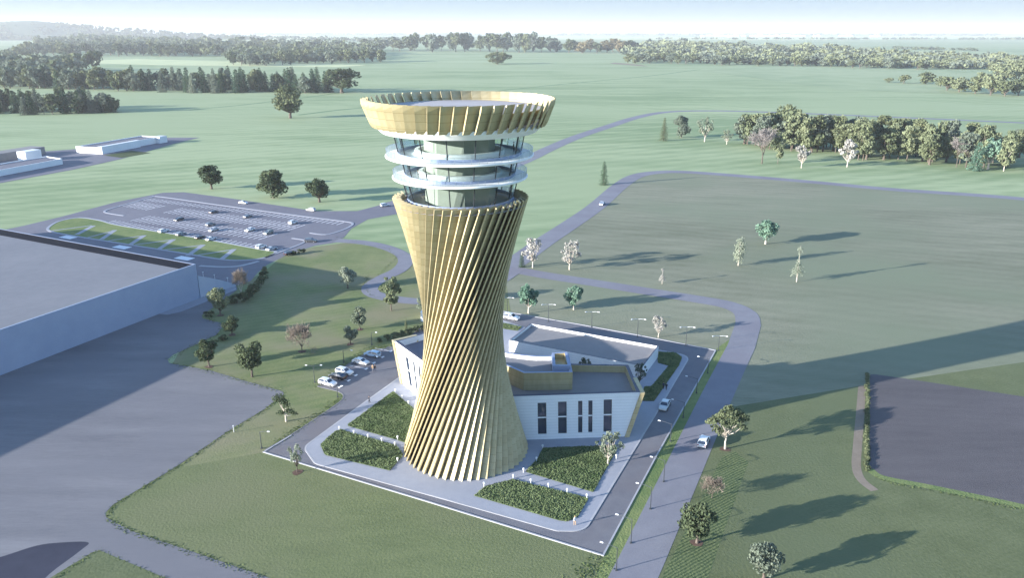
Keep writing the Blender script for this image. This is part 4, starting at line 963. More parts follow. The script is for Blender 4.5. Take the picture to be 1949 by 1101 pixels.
# rough grass tufts along edges -----------------------------------------------
b = MB(); rg = random.Random(8)
for path, wd, n in [
    (px([(322, 692), (345, 697), (400, 708), (470, 729), (540, 748)]), 1.5, 1000), (px([(538, 754), (500, 784), (440, 820), (330, 895), (215, 964), (203, 985)]), .9, 1500),
    (px([(205, 990), (250, 1014), (420, 1072), (520, 1108)]), 1.1, 1200), (px([(185, 1049), (110, 1100)]), .8, 300), (px([(190, 1049), (320, 1106)]), .5, 250),
    (px([(605, 735), (650, 700), (700, 666), (736, 660)]), 2.5, 1600), (px([(520, 850), (565, 818), (625, 778), (650, 760)]), 2.2, 1400),
    (px([(700, 664), (760, 660), (800, 640)]), 3.0, 900), (px([(1665, 908), (1700, 922), (1780, 936), (1949, 972)]), 0.7, 500),
    (px([(322, 684), (372, 656), (415, 637), (424, 620), (388, 605)]), 1.6, 900), (px([(1150, 1064), (1120, 1090), (1100, 1105)]), 3.5, 700),
    (px([(700, 524), (694, 545), (705, 562), (735, 572)]), 1.2, 500), (px([(640, 452), (740, 474), (756, 490), (720, 524)]), 1.0, 600)]:
    seg = [(path[i + 1] - path[i]).length for i in range(len(path) - 1)]
    for _ in range(n * 2 // 5):
        i = rg.choices(range(len(seg)), seg)[0]; p = path[i].lerp(path[i + 1], rg.random()); q = p + Vector((rg.gauss(0, 1), rg.gauss(0, 1))) * wd * .35
        h = rg.uniform(.04, .16); a = rg.uniform(0, 6.28); w = Vector((math.cos(a), math.sin(a))) * rg.uniform(.1, .24); l = Vector((rg.gauss(0, .12), rg.gauss(0, .12)))
        b.add([v3(q - w, .03), v3(q + w, .03), v3(q + w * .5 + l, h), v3(q - w * .5 + l, h * .9)], [(0, 1, 2, 3)])
tag(b.build('grass_tufts', M['blade']), kind='stuff')

# woods ------------------------------------------------------------------------
rw = random.Random(21)
def wood_mesh(kind, leaf, bark, seed, n, size):
    key = ('wood', kind, leaf, seed)
    if key not in PROTO:
        cr, tr = proto(kind, seed, n, size); k = len(cr.v)
        me = mesh_of(cr.v + tr.v, cr.f + [tuple(i + k for i in f) for f in tr.f], 'tree', [0] * len(cr.f) + [1] * len(tr.f)); me.materials.append(M[leaf]); me.materials.append(M[bark]); PROTO[key] = me
    return PROTO[key]
def wood_tree(name, label, group, base, h, w, kind, leaf, seed, n=700, size=.085, parts=False, bark='bark'):
    if parts:
        t = thing(name, label, 'tree', base, rw.uniform(0, 6.28), group); t.scale = (w, w, h)
        mc, mt = proto_meshes(kind, leaf, bark, seed, n, size); link('crown', mc, None, t); link('trunk', mt, None, t)
    else:
        t = link(name, wood_mesh(kind, leaf, bark, seed, n, size), None); t.location = base; t.rotation_euler = (0, 0, rw.uniform(0, 6.28)); t.scale = (w, w, h); tag(t, label, 'tree', group)
    return t
def at(x, y): return P(x, y)
# the wood right of the tower, beyond the far road
LW = 'tall pale green tree in the wood between the two far roads at right'
for i in range(92):
    t = rw.random(); x = 1415 + 560 * t; band = rw.random()
    yb = 272 + 22 * t; yf = 284 + 36 * t + (8 if t > .35 else 0); y = yb + (yf - yb) * band
    base = at(x, y); pxm = depth_of(base) / F; h = rw.uniform(46, 74) * pxm * (1.0 if band > .3 else .9); w = rw.uniform(34, 52) * pxm
    wood_tree('woodland_tree', LW, 'trees of the right wood', base, h, w, rw.choice(['tall', 'tall', 'tall', 'oak']), rw.choice(['leaf_pale', 'leaf_pale', 'leaf_mid', 'leaf_pale', 'leaf_blue']), 30 + rw.randrange(4), 1700, .058, True, 'bark')
for x, y, tp, w, kd, lf, lab in [(1450, 312, 240, 62, 'twiggy', 'twig_grey', 'wide forked bare tree at the left front of the right wood'), (1525, 320, 276, 32, 'airy', 'leaf_blossom', 'whitish airy tree standing in front of the right wood, left one of two'), (1612, 318, 264, 36, 'airy', 'leaf_blossom', 'whitish airy tree standing in front of the right wood, right one of two'), (1494, 265, 196, 52, 'oak', 'leaf_pale', 'tallest pale green tree rising above the right wood'), (1856, 325, 270, 34, 'conifer', 'leaf_teal', 'blue green pointed tree at the front of the right wood'), (1880, 322, 262, 44, 'oak', 'leaf_teal', 'round blue green tree at the front of the right wood'), (1820, 318, 258, 38, 'twiggy', 'twig_grey', 'grey bare tree inside the front edge of the right wood'), (1480, 312, 250, 24, 'tall', 'leaf_pale', 'slender light green tree next to the forked bare tree'), (1910, 326, 264, 36, 'tall', 'leaf_pale', 'pale green tree near the right edge at the front of the right wood')]:
    tree('woodland_tree', lab, 'tree', x, y, tp, w, kd, lf, 'bark' if 'bare' in lab else 'bark_pale', 40 + x % 5, 1300, .06)
# the belt of mixed trees, upper left
for i in range(78):
    t = i / 77; x = -15 + 640 * t + rw.uniform(-5, 5); y = 166 + 10 * min(1, t * 1.6) + rw.uniform(-5, 1.5)
    base = at(x, y); pxm = depth_of(base) / F; con = rw.random() < (.25 + .5 * t)
    h = rw.uniform(34, 48) * pxm; w = (rw.uniform(22, 30) if con else rw.uniform(28, 40)) * pxm
    white = i == 46
    if white: con = True
    wood_tree('belt_tree', 'frosted whitish fir in the middle of the far left tree belt' if white else ('pointed dark conifer in the far left tree belt' if con else 'rounded green tree in the far left tree belt'), None if white else ('conifers of the left tree belt' if con else 'broadleaf trees of the left tree belt'), base, h * (.98 if con else .92), w, 'spruce' if con else 'bush', 'leaf_silver' if white else (rw.choice(['leaf_conifer', 'leaf_blue', 'leaf_conifer']) if con else rw.choice(['leaf_mid', 'leaf_dark', 'leaf_mid', 'leaf_blue'])), 50 + rw.randrange(3), 700, .085)
# near wood at the left edge
for i in range(52):
    t = rw.random(); x = -40 + 262 * t; y = 223 - 9 * max(0, t) - rw.random() * (12 if t < .8 else 4)
    base = at(x, y); pxm = depth_of(base) / F
    wood_tree('dark_conifer', 'dark conifer in the dense small wood at the left edge', 'conifers of the left edge wood', base, rw.uniform(30, 44) * pxm * (1 if t < .85 else .85), rw.uniform(22, 32) * pxm, rw.choice(['spruce', 'spruce', 'tall']), rw.choice(['leaf_conifer', 'leaf_dark', 'leaf_blue']), 50 + rw.randrange(3), 700, .085)
# row of big trees at the far end of the central field
for i in range(34):
    t = i / 33; x = 700 + 500 * t + rw.uniform(-7, 7); y = 97 + 4 * t + rw.uniform(-3, 1)
    base = at(x, y); pxm = depth_of(base) / F; au = abs(x - 1120) < 14 or abs(x - 1166) < 14
    big = 1.25 if 780 < x < 1050 else .9
    wood_tree('field_edge_tree', 'brownish round tree at the far end of the central field' if au else 'round green tree in the row closing the far end of the central field', 'brownish trees of the far row' if au else 'trees of the far row', base, rw.uniform(22, 30) * pxm * big, rw.uniform(24, 36) * pxm, rw.choice(['bush', 'bush', 'tall']), 'leaf_autumn' if au else rw.choice(['leaf_mid', 'leaf_dark', 'leaf_blue']), 60 + rw.randrange(3), 520, .1)
# rounded bushes at the right
for x, y, h, w in [(1692, 157, 9, 22), (1720, 159, 17, 28), (1762, 160, 24, 36), (1790, 165, 20, 30), (1802, 172, 26, 40), (1825, 175, 28, 44), (1856, 178, 32, 44), (1885, 181, 36, 46), (1912, 183, 30, 44), (1938, 182, 34, 44), (1870, 165, 28, 40), (1905, 160, 34, 46), (1935, 158, 38, 50), (1960, 170, 40, 50), (1900, 145, 24, 44), (1930, 140, 26, 44), (1985, 180, 44, 60)]:
    base = at(x, y); pxm = depth_of(base) / F
    wood_tree('round_bush', 'rounded pale green bush in the clump by the right edge above the wood', 'round bushes at the right', base, h * pxm, w * pxm, 'bush', rw.choice(['leaf_pale', 'leaf_mid', 'leaf_pale']), 60 + rw.randrange(3), 700, .085)
# front trees of the far woods
for i in range(44):
    t = i / 43
    x = 55 + 670 * t; y = (107 if x < 430 else 126 - (x - 430) * .025) + rw.uniform(-3, 1)
    base = at(x, y); pxm = depth_of(base) / F
    wood_tree('forest_tree', 'round tree on the front edge of the far left forest', 'front trees of the far left forest', base, rw.uniform(20, 28) * pxm, rw.uniform(20, 30) * pxm, 'bush', rw.choice(['leaf_mid', 'leaf_dark', 'leaf_blue']), 60 + rw.randrange(3), 520, .1)
for i in range(46):
    t = i / 45
    x = 1195 + 620 * t; y = 119 + 12 * min(1, t * 1.2) + rw.uniform(-3, 1.5)
    base = at(x, y); pxm = depth_of(base) / F
    wood_tree('forest_tree', 'rounded pale tree on the front edge of the far right forest', 'front trees of the far right forest', base, rw.uniform(13, 20) * pxm, rw.uniform(20, 32) * pxm, 'bush', rw.choice(['leaf_pale', 'leaf_mid', 'leaf_blue']), 60 + rw.randrange(3), 520, .1)

def forest(name, regions, seed, mats):
    """a far wood that reads as one mass: crowns of leaf clumps, one object"""
    rnd = random.Random(seed); b = MB()
    for poly, count, hpx, wpx, q in regions:
        xs = [p[0] for p in poly]; ys = [p[1] for p in poly]; done = 0
        while done < count:
            x, y = rnd.uniform(min(xs), max(xs)), rnd.uniform(min(ys), max(ys)); ins = False
            for i in range(len(poly)):
                (x1, y1), (x2, y2) = poly[i], poly[i - 1]
                if (y1 > y) != (y2 > y) and x < (x2 - x1) * (y - y1) / (y2 - y1) + x1: ins = not ins
            if not ins: continue
            done += 1; p = P(x, y); m = depth_of(p) / F; h = hpx * m * rnd.uniform(.75, 1.2); w = wpx * m * rnd.uniform(.8, 1.2)
            mi = rnd.randrange(len(mats))
            L = [((p.x + rnd.uniform(-.22, .22) * w, p.y + rnd.uniform(-.22, .22) * w, h * rnd.uniform(.4, .78)), (w * .3, w * .3, h * .25)) for _ in range(5)]
            leaf_quads(b, L, q, w * .2, rnd, mi, up=.5, shell=.7)
    o = b.build(name, [M[m] for m in mats]); o['kind'] = 'stuff'; return o
forest('left_forest', [([(50, 103), (75, 84), (200, 82), (330, 86), (480, 90), (600, 93), (720, 96), (726, 112), (640, 120), (440, 124), (430, 108), (250, 106)], 700, 17, 22, 46),
                       ([(0, 112), (55, 96), (60, 108), (0, 122)], 30, 16, 22, 46),
                       ([(-40, 160), (0, 135), (150, 126), (190, 118), (215, 122), (150, 145), (30, 158)], 45, 30, 34, 60)], 5, ['leaf_mid', 'leaf_dark', 'leaf_blue'])
forest('right_forest', [([(1185, 100), (1240, 88), (1400, 90), (1600, 99), (1720, 108), (1949, 116), (2100, 120), (2050, 135), (1800, 131), (1700, 130), (1500, 124), (1195, 117)], 760, 13, 24, 44),
                        ([(1700, 118), (2050, 118), (2050, 134), (1780, 132)], 90, 12, 24, 40)], 6, ['leaf_pale', 'leaf_mid', 'leaf_blue'])
forest('horizon_woods', [([(0, 72.5), (70, 71), (250, 69), (260, 71), (130, 75.5), (0, 75)], 120, 7, 14, 16), ([(430, 74), (830, 79), (1000, 80), (1000, 83), (640, 80), (430, 77)], 160, 7, 14, 18), ([(300, 64), (700, 66), (1000, 66), (1000, 67), (500, 67)], 160, 3, 14, 10), ([(1050, 65.5), (1900, 66.5), (1900, 68), (1050, 67)], 130, 2.2, 18, 8), ([(250, 71.5), (560, 72.5), (560, 73.5), (250, 72.5)], 70, 4, 12, 12), ([(1250, 73.8), (1949, 74.2), (1949, 75.2), (1250, 74.6)], 60, 2, 20, 10), ([(1700, 92), (1860, 95), (1860, 97), (1700, 94)], 40, 4, 14, 16)], 7, ['leaf_mid', 'leaf_dark', 'leaf_blue'])
# trees over the wooded hill
hb = MB(); rh_ = random.Random(9)
for _ in range(900):
    a = rh_.uniform(0, 6.28); r = math.sqrt(rh_.random()); x, y = r * 2650 * math.cos(a), r * 1080 * math.sin(a)
    X, Y = -5000 + x * math.cos(.1) - y * math.sin(.1), 7900 + x * math.sin(.1) + y * math.cos(.1)
    if X < -6800 or Y > 8200: continue
    z = 142 * (math.cos(math.pi * r) * .5 + .5) * .95; w = rh_.uniform(40, 75)
    leaf_quads(hb, [((X, Y, z + 12), (w * .5, w * .5, 20))], 12, w * .4, rh_, 0, up=.6, shell=.7)
o = hb.build('hill_forest', [M['leaf_dark']]); o['kind'] = 'stuff'

# ================================================================= CARS
def car_proto(kind):
    """unit parts of a car, nose towards +X, wheels on z = 0"""
    if kind == 'saloon':
        prof = [(-2.28, .32), (-2.32, .62), (-2.2, .92), (-1.55, 1.0), (.75, .98), (1.75, .84), (2.2, .66), (2.26, .42), (2.2, .28)]
        cab = [(-1.75, .99), (-1.05, 1.4), (.0, 1.44), (.35, 1.36), (1.05, .96)]; hw = .9
    elif kind == 'estate':
        prof = [(-2.25, .34), (-2.3, .7), (-2.24, 1.0), (-1.5, 1.05), (.85, 1.02), (1.7, .92), (2.18, .74), (2.26, .45), (2.2, .3)]
        cab = [(-2.18, 1.02), (-1.9, 1.5), (-.6, 1.58), (.25, 1.5), (1.0, 1.0)]; hw = .92
    else:
        prof = [(-2.2, .4), (-2.25, .8), (-2.18, 1.08), (-1.5, 1.12), (.95, 1.1), (1.75, 1.0), (2.16, .82), (2.22, .5), (2.16, .36)]
        cab = [(-2.1, 1.1), (-1.8, 1.62), (-.6, 1.7), (.3, 1.62), (1.05, 1.08)]; hw = .96
    def body_sec(x, z, top):
        k = hw * (1 - .1 * max(0, abs(x) - 1.5) ** 2); return [(x, -k, z), (x, k, z)]
    body = MB(); n = len(prof)
    def ringpts(ins, dz=0): return [(x * (1 - .012 * (ins > .9)), s, z) for x, z in prof for s in (0,)]
    ys = [(-hw + .02, .96), (-hw * .93, 1.0), (hw * .93, 1.0), (hw - .02, .96)]; rows = []
    for yv, k in ys:
        edge = abs(yv) > hw * .95
        rows.append([(x * (.965 if edge else 1), yv * (1 - .07 * (abs(x) > 1.9)), (z - .05 if edge and z > .6 else z)) for x, z in prof])
    for r in range(3):
        for i in range(n):
            j = (i + 1) % n; body.add([rows[r][i], rows[r][j], rows[r + 1][j], rows[r + 1][i]], [(0, 3, 2, 1)])
    body.add(rows[0], [tuple(range(n))]); body.add(rows[3], [tuple(range(n))[::-1]])
    # roof panel and pillars belong to the body
    m = len(cab); tw = hw * .74; bw = hw * .93
    def w_at(z): t = (z - cab[0][1]) / (max(c[1] for c in cab) - cab[0][1]); return bw + (tw - bw) * t
    roof = [(x, s * (w_at(z) + .01), z + .02) for x, z in cab[1:4] for s in (-1, 1)]
    for i in range(2): body.add([roof[2 * i], roof[2 * i + 1], roof[2 * i + 3], roof[2 * i + 2], ] + [(v[0], v[1], v[2] - .06) for v in (roof[2 * i], roof[2 * i + 1], roof[2 * i + 3], roof[2 * i + 2])], [(0, 2 + 1 - 0, 2, 1), (4, 5, 6, 7), (0, 1, 5, 4), (1, 2, 6, 5), (2, 3, 7, 6), (3, 0, 4, 7)])
    for s in (-1, 1):
        for i in (0, 1, 3):
            (x1, z1), (x2, z2) = (cab[i], cab[i + 1])
            if i == 1: x1 = x2 = -.35; z1, z2 = cab[0][1], cab[2][1]
            body.tube([(x1, s * w_at(z1), z1), (x2, s * w_at(z2), z2)], [.055, .045], 4)
        body.box((.75, s * (hw + .07), cab[0][1] + .05), (.2, .16, .12))
    cg = MB(); L_ = [(x, -w_at(z), z) for x, z in cab]; R_ = [(x, w_at(z), z) for x, z in cab]
    for i in range(m - 1): cg.add([L_[i], R_[i], R_[i + 1], L_[i + 1]], [(0, 3, 2, 1)])
    cg.add(L_, [tuple(range(m))]); cg.add(R_, [tuple(range(m))[::-1]])
    ty = MB()
    N = 14; pr = [(.2, -.1), (.33, -.1), (.33, .1), (.2, .1)]
    ty.add([(r * math.cos(6.2832 * k / N), y, r * math.sin(6.2832 * k / N)) for r, y in pr for k in range(N)], [(i * N + k, i * N + (k + 1) % N, ((i + 1) % 4) * N + (k + 1) % N, ((i + 1) % 4) * N + k) for i in range(4) for k in range(N)])
    rm = MB(); rm.add([(.2 * math.cos(6.2832 * k / N), y, .2 * math.sin(6.2832 * k / N)) for y in (-.09, .09) for k in range(N)] , [tuple(range(N)), tuple(range(2 * N - 1, N - 1, -1))])
    hl_ = MB(); zf = prof[6][1]; hl_.box((0, 0, 0), (.1, .34, .13)); tl = MB(); tl.box((0, 0, 0), (.08, .3, .14))
    mk = lambda mb_, nm: mesh_of(mb_.v, mb_.f, nm, smooth=False)
    return dict(body=mk(body, 'body'), cab=mk(cg, 'window_glass'), tyre=mk(ty, 'tyre'), rim=mk(rm, 'rim'), head=mk(hl_, 'headlight'), tail=mk(tl, 'tail_light'), hw=hw, zf=zf, prof=prof)
M['tail_red'] = plain('tail_red', (.3, .012, .012), .3)
CARS = {k: car_proto(k) for k in ('saloon', 'estate', 'off_roader')}
PAINTS = {}
def paint(c):
    if c not in PAINTS:
        m = plain('car_paint', c, .32, .1, .5); m.node_tree.nodes['Principled BSDF'].inputs['Coat Weight'].default_value = .6; PAINTS[c] = m
    return PAINTS[c]
for c in CARS.values():
    for k, mm in (('cab', 'window'), ('tyre', 'tyre'), ('rim', 'rim'), ('head', 'lamp_glass'), ('tail', 'tail_red')): c[k].materials.append(M[mm])
    c['body'].materials.append(M['slab_white'])
WHITE, SILVER, GREY, BLACK, BLUE, DARK = (.75, .76, .78), (.45, .47, .5), (.16, .18, .2), (.015, .016, .02), (.42, .55, .68), (.05, .055, .065)
GP = 'cars parked in the car park'
def pk(label, x, y, kind, colour, flip=1, scale=1.0):
    p = P2(x, y); q = p + e2 * 3 * flip; X = q
    d = v3(q, 0) - v3(p, 0)
    c = CARS[kind]
    car_dir(label, v3(p, .045), math.atan2(d.y, d.x), kind, colour, scale, GP)
def car_dir(label, p, ang, kind, colour, scale, group):
    q = p + Vector((math.cos(ang), math.sin(ang), 0)); c = CARS[kind]
    t = thing('parked_car' if group else 'moving_car', label, 'car', p, ang, group); t.scale = (scale,) * 3
    o = link('body', c['body'], None, t); o.material_slots[0].link = 'OBJECT'; o.material_slots[0].material = paint(colour)
    link('window_glass', c['cab'], None, t)
    for sx in (-1.35, 1.38):
        for sy in (-1, 1):
            w = link('wheel', c['tyre'], None, t); w.location = (sx, sy * (c['hw'] - .07), .33); link('rim', c['rim'], None, w)
    for sy in (-1, 1):
        h = link('headlight', c['head'], None, t); h.location = (2.17, sy * (c['hw'] - .28), c['zf'])
        h = link('tail_light', c['tail'], None, t); h.location = (-2.28, sy * (c['hw'] - .26), c['prof'][1][1] + .06)
def car(label, x, y, x2, y2, kind, colour, scale=1.0, group=None, z=0.065):
    p = P(x, y, z); d = P(x2, y2, z) - p; car_dir(label, p, math.atan2(d.y, d.x), kind, colour, scale, group)
pk('dark car alone in the upper middle rows of the car park', 407, 406, 'saloon', DARK)
pk('dark car parked on the left part of the middle row, apart from the others', 341, 420, 'saloon', DARK, -1)
pk('grey car on the right half of the second row from the top', 472, 414.5, 'saloon', GREY)
pk('grey estate car in the centre of the car park just above the silver one', 401, 430, 'estate', GREY)
pk('white car farthest right in the car park rows', 558, 426.5, 'off_roader', WHITE)
pk('white car farthest left in the row nearest the planted island', 312, 442.5, 'estate', WHITE)
pk('silver car in the centre of the car park just below the grey estate', 407, 440, 'saloon', SILVER, -1)
pk('white car beside the grey green one on the right of the third row', 476, 440, 'saloon', WHITE, -1)
pk('grey green car just right of a white car on the third row', 511, 445.5, 'estate', (.2, .23, .22), -1)
pk('grey car between a white and a black car near the planted island', 345, 448.5, 'estate', (.24, .26, .28))
pk('black car next to a white one above the planted island', 381, 454.5, 'saloon', BLACK)
pk('white car right beside the black car above the planted island', 402, 457.5, 'saloon', WHITE)
pk('white off roader at the lower right end of the car park', 497, 473, 'off_roader', WHITE)
pk('silver car at the lower right end of the car park beside the white off roader', 517, 476.5, 'saloon', SILVER)
car('white car driving on the road above the car park, left of the other', 463, 388, 500, 392, 'saloon', WHITE)
car('white pick up like car with dark windows on the road above the car park', 592, 402, 560, 398.5, 'off_roader', WHITE)
car('dark grey car leaving by the lower right exit of the car park', 592, 461, 620, 462, 'estate', DARK, 1.05)
car('black car on the road below the car park beside small shrubs', 552, 485, 580, 478, 'estate', BLACK, 1.0)
car('white car on the road at the left edge of the tower top', 733, 393, 760, 389, 'off_roader', WHITE)
car('pale blue white car on the far road right of the tower', 1146, 390, 1165, 373, 'saloon', (.6, .68, .78), 1.15)
car('white saloon on the ring road behind the tower', 973, 608, 1010, 615, 'estate', WHITE, 1.1)
car('white car seen from behind on the wide right road near the umbrella shaped tree', 1339, 846, 1352, 818, 'off_roader', WHITE, 1.0)
car('silver car driving down the ring road beside the right wing', 1265, 776, 1251, 802, 'saloon', (.55, .57, .58), 1.05)
GR = 'cars parked in the bay beside the left wing'
dbay = P2(736, 674) - P2(708.7, 668.4); ab = math.atan2(dbay.y, dbay.x)
for lab, x, y, kd, co, fl in [('white estate car at the near end of the parking bay beside the left wing', 624, 733, 'estate', WHITE, 1), ('black car second from the near end of the parking bay', 643, 720.5, 'saloon', BLACK, 0), ('white hatchback third from the near end of the parking bay, next to the black car', 656, 712, 'estate', (.68, .7, .72), 1), ('white and black car fourth in the parking bay, alone between empty stalls', 687, 692.5, 'saloon', (.7, .71, .72), 1), ('light blue car at the far end of the parking bay', 709, 678.5, 'estate', BLUE, 0)]:
    car_dir(lab, P(x, y, .065), ab + (0 if fl else math.pi), kd, co, .98, GR)
b = MB()
for x, y in [(716, 664), (700, 675), (683, 686), (668, 697), (648, 709), (634, 719), (617, 731)]:
    p = P2(x, y); d = Vector((math.cos(ab), math.sin(ab))); strip_mb(b, [p - d * .4, p + d * 4.6], .09, .09, None, .066); b.box(v3(p + d * 4.7, .12), (.5, .9, .12), ab)
o = b.build('bay_markings', M['paint']); o['kind'] = 'structure'

# ================================================================= LAMPS, POSTS, PEOPLE
def lamp(label, x, y, ytop, arms, group, pale=False, alen=2.4):
    base = P(x, y, .03); h = height_to(base, ytop); t = thing('street_lamp', label, 'street lamp', base, 0, group)
    mt = M['post']
    b = MB(); b.tube([(0, 0, 0), (0, 0, .5), (0, 0, h)], [.12, .09, .06], 8); b.box((0, 0, .08), (.35, .35, .16)); b.build('post', mt, t)
    for ang in arms:
        d = Vector((math.cos(ang), math.sin(ang), 0))
        b = MB(); b.tube([(0, 0, h - .06), d * alen * .5 + Vector((0, 0, h + .12)), d * alen + Vector((0, 0, h + .16))], [.05, .045, .04], 6); ar = b.build('arm', M['pale_post'] if pale else mt, t)
        b = MB(); c = d * (alen + .2) + Vector((0, 0, h + .15)); s = Vector((-d.y, d.x, 0))
        b.hexa([c - d * .28 - s * .09 - Vector((0, 0, .06)), c + d * .28 - s * .12 - Vector((0, 0, .06)), c + d * .28 + s * .12 - Vector((0, 0, .06)), c - d * .28 + s * .09 - Vector((0, 0, .06)),
                c - d * .25 - s * .06 + Vector((0, 0, .09)), c + d * .22 - s * .09 + Vector((0, 0, .09)), c + d * .22 + s * .09 + Vector((0, 0, .09)), c - d * .25 + s * .06 + Vector((0, 0, .09))])
        b.build('lamp_head', M['lamp_glass'], ar)
ax = math.atan2((P2(502, 862) - P2(1148, 1059)).y, (P2(502, 862) - P2(1148, 1059)).x)
GL = 'single arm lamps along the ring road'
ordn = ['nearest the bottom corner of the ring road', 'second from the bottom corner of the ring road', 'third from the bottom corner of the ring road', 'fourth from the bottom corner of the ring road', 'left of the white car, at the tower shadow', 'just below the silver car on the ring road', 'beside the people on the pavement', 'nearest the far right corner of the ring road']
for (x, y, tp), wh in zip([(1173, 1087, 1044), (1200.6, 1035, 990), (1237.7, 970, 929), (1263, 918, 878), (1276, 841, 808), (1300.5, 795.5, 767), (1325.5, 749, 722), (1347, 711, 684)], ordn):
    lamp('single arm street lamp on the verge, ' + wh, x, y, tp, [ax], GL)
GD = 'double arm lamps behind the rear hall'
wl = ['immediately right of the tower beside the white saloon', 'between the two blue green trees', 'right of the smaller blue green tree', 'left of the small white blossoming tree', 'right of the small white blossoming tree', 'at the far corner next to the curved road']
for (x, y, tp), wh in zip([(965.7, 597.5, 567), (1043.6, 613, 580), (1126, 623, 594), (1213, 641.6, 608), (1305, 658, 623), (1367, 668, 640)], wl):
    lamp('tall double arm lamp on the grass, ' + wh, x, y, tp, [R(-22), R(200)], GD, True, 1.7)
aw = math.atan2((P2(520, 824) - P2(494.5, 822.7)).y, (P2(520, 824) - P2(494.5, 822.7)).x)
GB = 'lamps beside the parking bay'
lamp('double arm lamp behind the near end of the parking bay', 599, 728.6, 698, [R(10), R(170)], GB, False, 1.6)
lamp('lamp with one right arm behind the middle of the parking bay', 654.5, 691, 668, [aw], GB, False, 2.0)
lamp('thin lamp behind the far end of the parking bay near the shrubs', 707.6, 657, 634, [aw], GB, False, 1.2)
lamp('thin dark lamp at the kerb bend beside the white estate car', 642.6, 757, 736, [aw], GB, False, 1.0)
lamp('dark lamp with big white head on the lawn near the left corner', 498, 854.5, 823, [aw], GB, False, 1.6)
t = thing('marker_post', 'short white post on the lawn at the edge of the yard', 'post', P(445.4, 823.6)); b = MB(); b.tube([(0, 0, 0), (0, 0, 1.5)], [.09, .08], 8); b.box((0, 0, 1.55), (.22, .22, .14)); b.build('post', M['pale_post'], t)
BOL = [(752.6, 748, 'at the top point of the upper left bed'), (765, 760, 'second down the right side of the upper left bed'), (777.6, 771, 'third down the right side of the upper left bed, against the tower'), (757, 838, 'at the bottom corner of the upper left bed'), (752, 850, 'at the top right corner of the lower left bed'), (727, 842, 'second from the right along the top of the lower left bed'), (700.6, 835, 'in the middle of the top edge of the lower left bed'), (674, 827.7, 'second from the left along the top of the lower left bed'), (646, 819.7, 'at the left end of the top edge of the lower left bed'), (757, 880, 'at the lower right side of the lower left bed'), (921.5, 927, 'at the left corner of the lower right bed below the tower'), (977, 912, 'at the upper left of the lower right bed'), (996.7, 900, 'at the lower left corner of the upper right bed'), (1021, 879, 'half way up the left side of the upper right bed'), (1032.6, 855, 'at the top left corner of the upper right bed'), (1010.5, 920.7, 'second along the path edge of the lower right bed'), (1044, 929, 'third along the path edge of the lower right bed'), (1079.5, 939, 'fourth along the path edge of the lower right bed'), (1117, 949.7, 'at the right end of the path edge of the lower right bed'), (1173, 874, 'beside the white flowering tree on the right pavement')]
bo_meshes = None
for x, y, wh in BOL:
    t = thing('bollard_light', 'white bollard light ' + wh, 'bollard light', P(x, y, .13), 0, 'bollard lights around the planted beds')
    if bo_meshes is None:
        b = MB(); b.tube([(0, 0, 0), (0, 0, .55)], [.1, .1], 8); o = b.build('post', M['pale_post'], t)
        b = MB(); b.tube([(0, 0, .55), (0, 0, .6), (0, 0, .9), (0, 0, .95)], [.12, .19, .19, .13], 10); o2 = b.build('lamp_head', M['lamp_glass'], t); bo_meshes = (o.data, o2.data)
    else:
        for nm, me in zip(('post', 'lamp_head'), bo_meshes): link(nm, me, None, t)

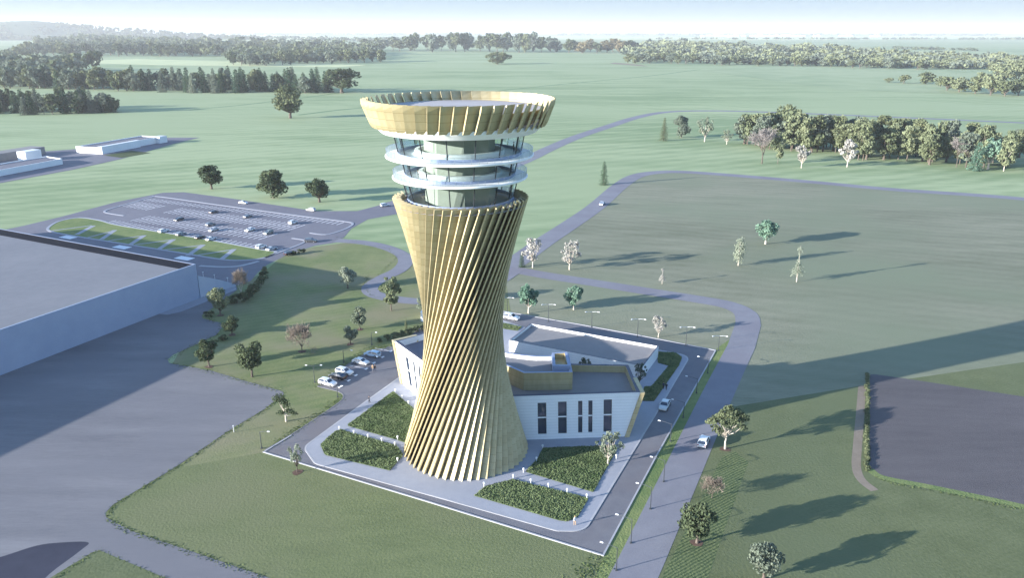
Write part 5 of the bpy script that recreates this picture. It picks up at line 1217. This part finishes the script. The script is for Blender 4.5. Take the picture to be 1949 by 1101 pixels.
def person(label, loc, heading, top, legs, hair='hair', stride=.25, group=None, arm=.15):
    """one continuous skinned figure, 1.75 m tall, walking towards heading"""
    V = [(0, 0, .95), (0, .09, .92), (stride * .5, .1, .5), (stride * .6 - .1, .1, .09), (stride * .6 + .1, .1, .04), (0, -.09, .92), (-stride * .35, -.1, .5), (-stride, -.1, .12), (-stride + .16, -.1, .05),
         (0, 0, 1.18), (0, 0, 1.4), (0, 0, 1.5), (.02, 0, 1.6), (.02, 0, 1.72),
         (0, .19, 1.4), (-arm * .4, .24, 1.12), (.06, .25, .87), (.09, .25, .78), (0, -.19, 1.4), (arm * .5, -.24, 1.12), (arm + .08, -.24, .9), (arm + .12, -.24, .82)]
    Eg = [(0, 1), (1, 2), (2, 3), (3, 4), (0, 5), (5, 6), (6, 7), (7, 8), (0, 9), (9, 10), (10, 11), (11, 12), (12, 13), (10, 14), (14, 15), (15, 16), (16, 17), (10, 18), (18, 19), (19, 20), (20, 21)]
    rad = [.15, .1, .075, .05, .04, .1, .075, .05, .04, .14, .15, .055, .095, .075, .07, .052, .035, .04, .07, .052, .035, .04]
    me = bpy.data.meshes.new('person'); me.from_pydata(V, Eg, []); o = bpy.data.objects.new('person', me); COL.objects.link(o)
    md = o.modifiers.new('skin', 'SKIN'); sv = me.skin_vertices[0].data
    for i, r_ in enumerate(rad): sv[i].radius = (r_, r_ * (1.15 if i in (9, 10, 0) else 1)); sv[i].use_root = (i == 0)
    o.modifiers.new('sub', 'SUBSURF').levels = 1; o.modifiers['sub'].render_levels = 1
    dg = bpy.context.evaluated_depsgraph_get(); me2 = bpy.data.meshes.new_from_object(o.evaluated_get(dg)); o.modifiers.clear(); o.data = me2
    me2.materials.clear()
    for k in ('skin', top, legs): me2.materials.append(M[k])
    for p in me2.polygons:
        z, y = p.center.z, abs(p.center.y); p.material_index = 0 if z > 1.5 or (y > .2 and z < .9) else (1 if z > .88 else 2)
    o.location = loc; o.rotation_euler = (0, 0, heading); tag(o, label, 'person', group)
    b = MB(); L = [((0, 0, 0), (.1, .09, .1))]
    b.lathe([(.001, .1), (.06, .085), (.1, .03), (.105, -.02), (.095, -.05)], 12); h = b.build('hair', M[hair], o); h.location = (-.01, 0, 1.72)
    return o
person('person in black walking on the plaza above the upper left bed', P(703, 768, .13), R(200), 'cloth_black', 'cloth_black')
person('person in a tan jacket walking by the parked cars', P(709.5, 707.5, .065), R(250), 'cloth_tan', 'cloth_grey', 'hair_fair')
person('person in dark clothes close beside the one in tan by the parked cars', P(714, 707, .065), R(250), 'cloth_black', 'cloth_navy')
person('fair haired person in light clothes at the rounded corner of the lower right bed', P(1094, 1000, .13), R(120), 'cloth_white', 'cloth_tan', 'hair_fair', .2)
person('person in navy on the right pavement, left one of the pair', P(1262.5, 741, .13), R(70), 'cloth_navy', 'cloth_black')
person('person in black on the right pavement, right one of the pair', P(1268, 743, .13), R(70), 'cloth_black', 'cloth_black')
dp_ = Vector((TC.x, TC.y, 0)) + Vector((9.6, 1.6, Z3 + .005)); person('person in black behind the glass of the top deck', dp_, R(180), 'cloth_black', 'cloth_black', stride=.1)
dp_ = Vector((TC.x, TC.y, 0)) + Vector((-6.9, -5.6, Z2 + .005)); person('person in grey behind the glass of the lower deck', dp_, R(20), 'cloth_grey', 'cloth_grey', stride=.1)

# ================================================================= AIR
b = MB(); b.box((0, 17000, 110), (60000, 46000, 224)); hz_o = b.build('haze', None); hz_o['kind'] = 'stuff'
m = bpy.data.materials.new('haze'); m.use_nodes = True; n = m.node_tree; n.nodes.clear()
ou = n.nodes.new('ShaderNodeOutputMaterial'); pv = n.nodes.new('ShaderNodeVolumePrincipled'); n.links.new(pv.outputs[0], ou.inputs['Volume'])
pv.inputs['Color'].default_value = (.92, .95, .98, 1); pv.inputs['Density'].default_value = 0.65e-4; pv.inputs['Anisotropy'].default_value = .1
hz_o.data.materials.append(m)
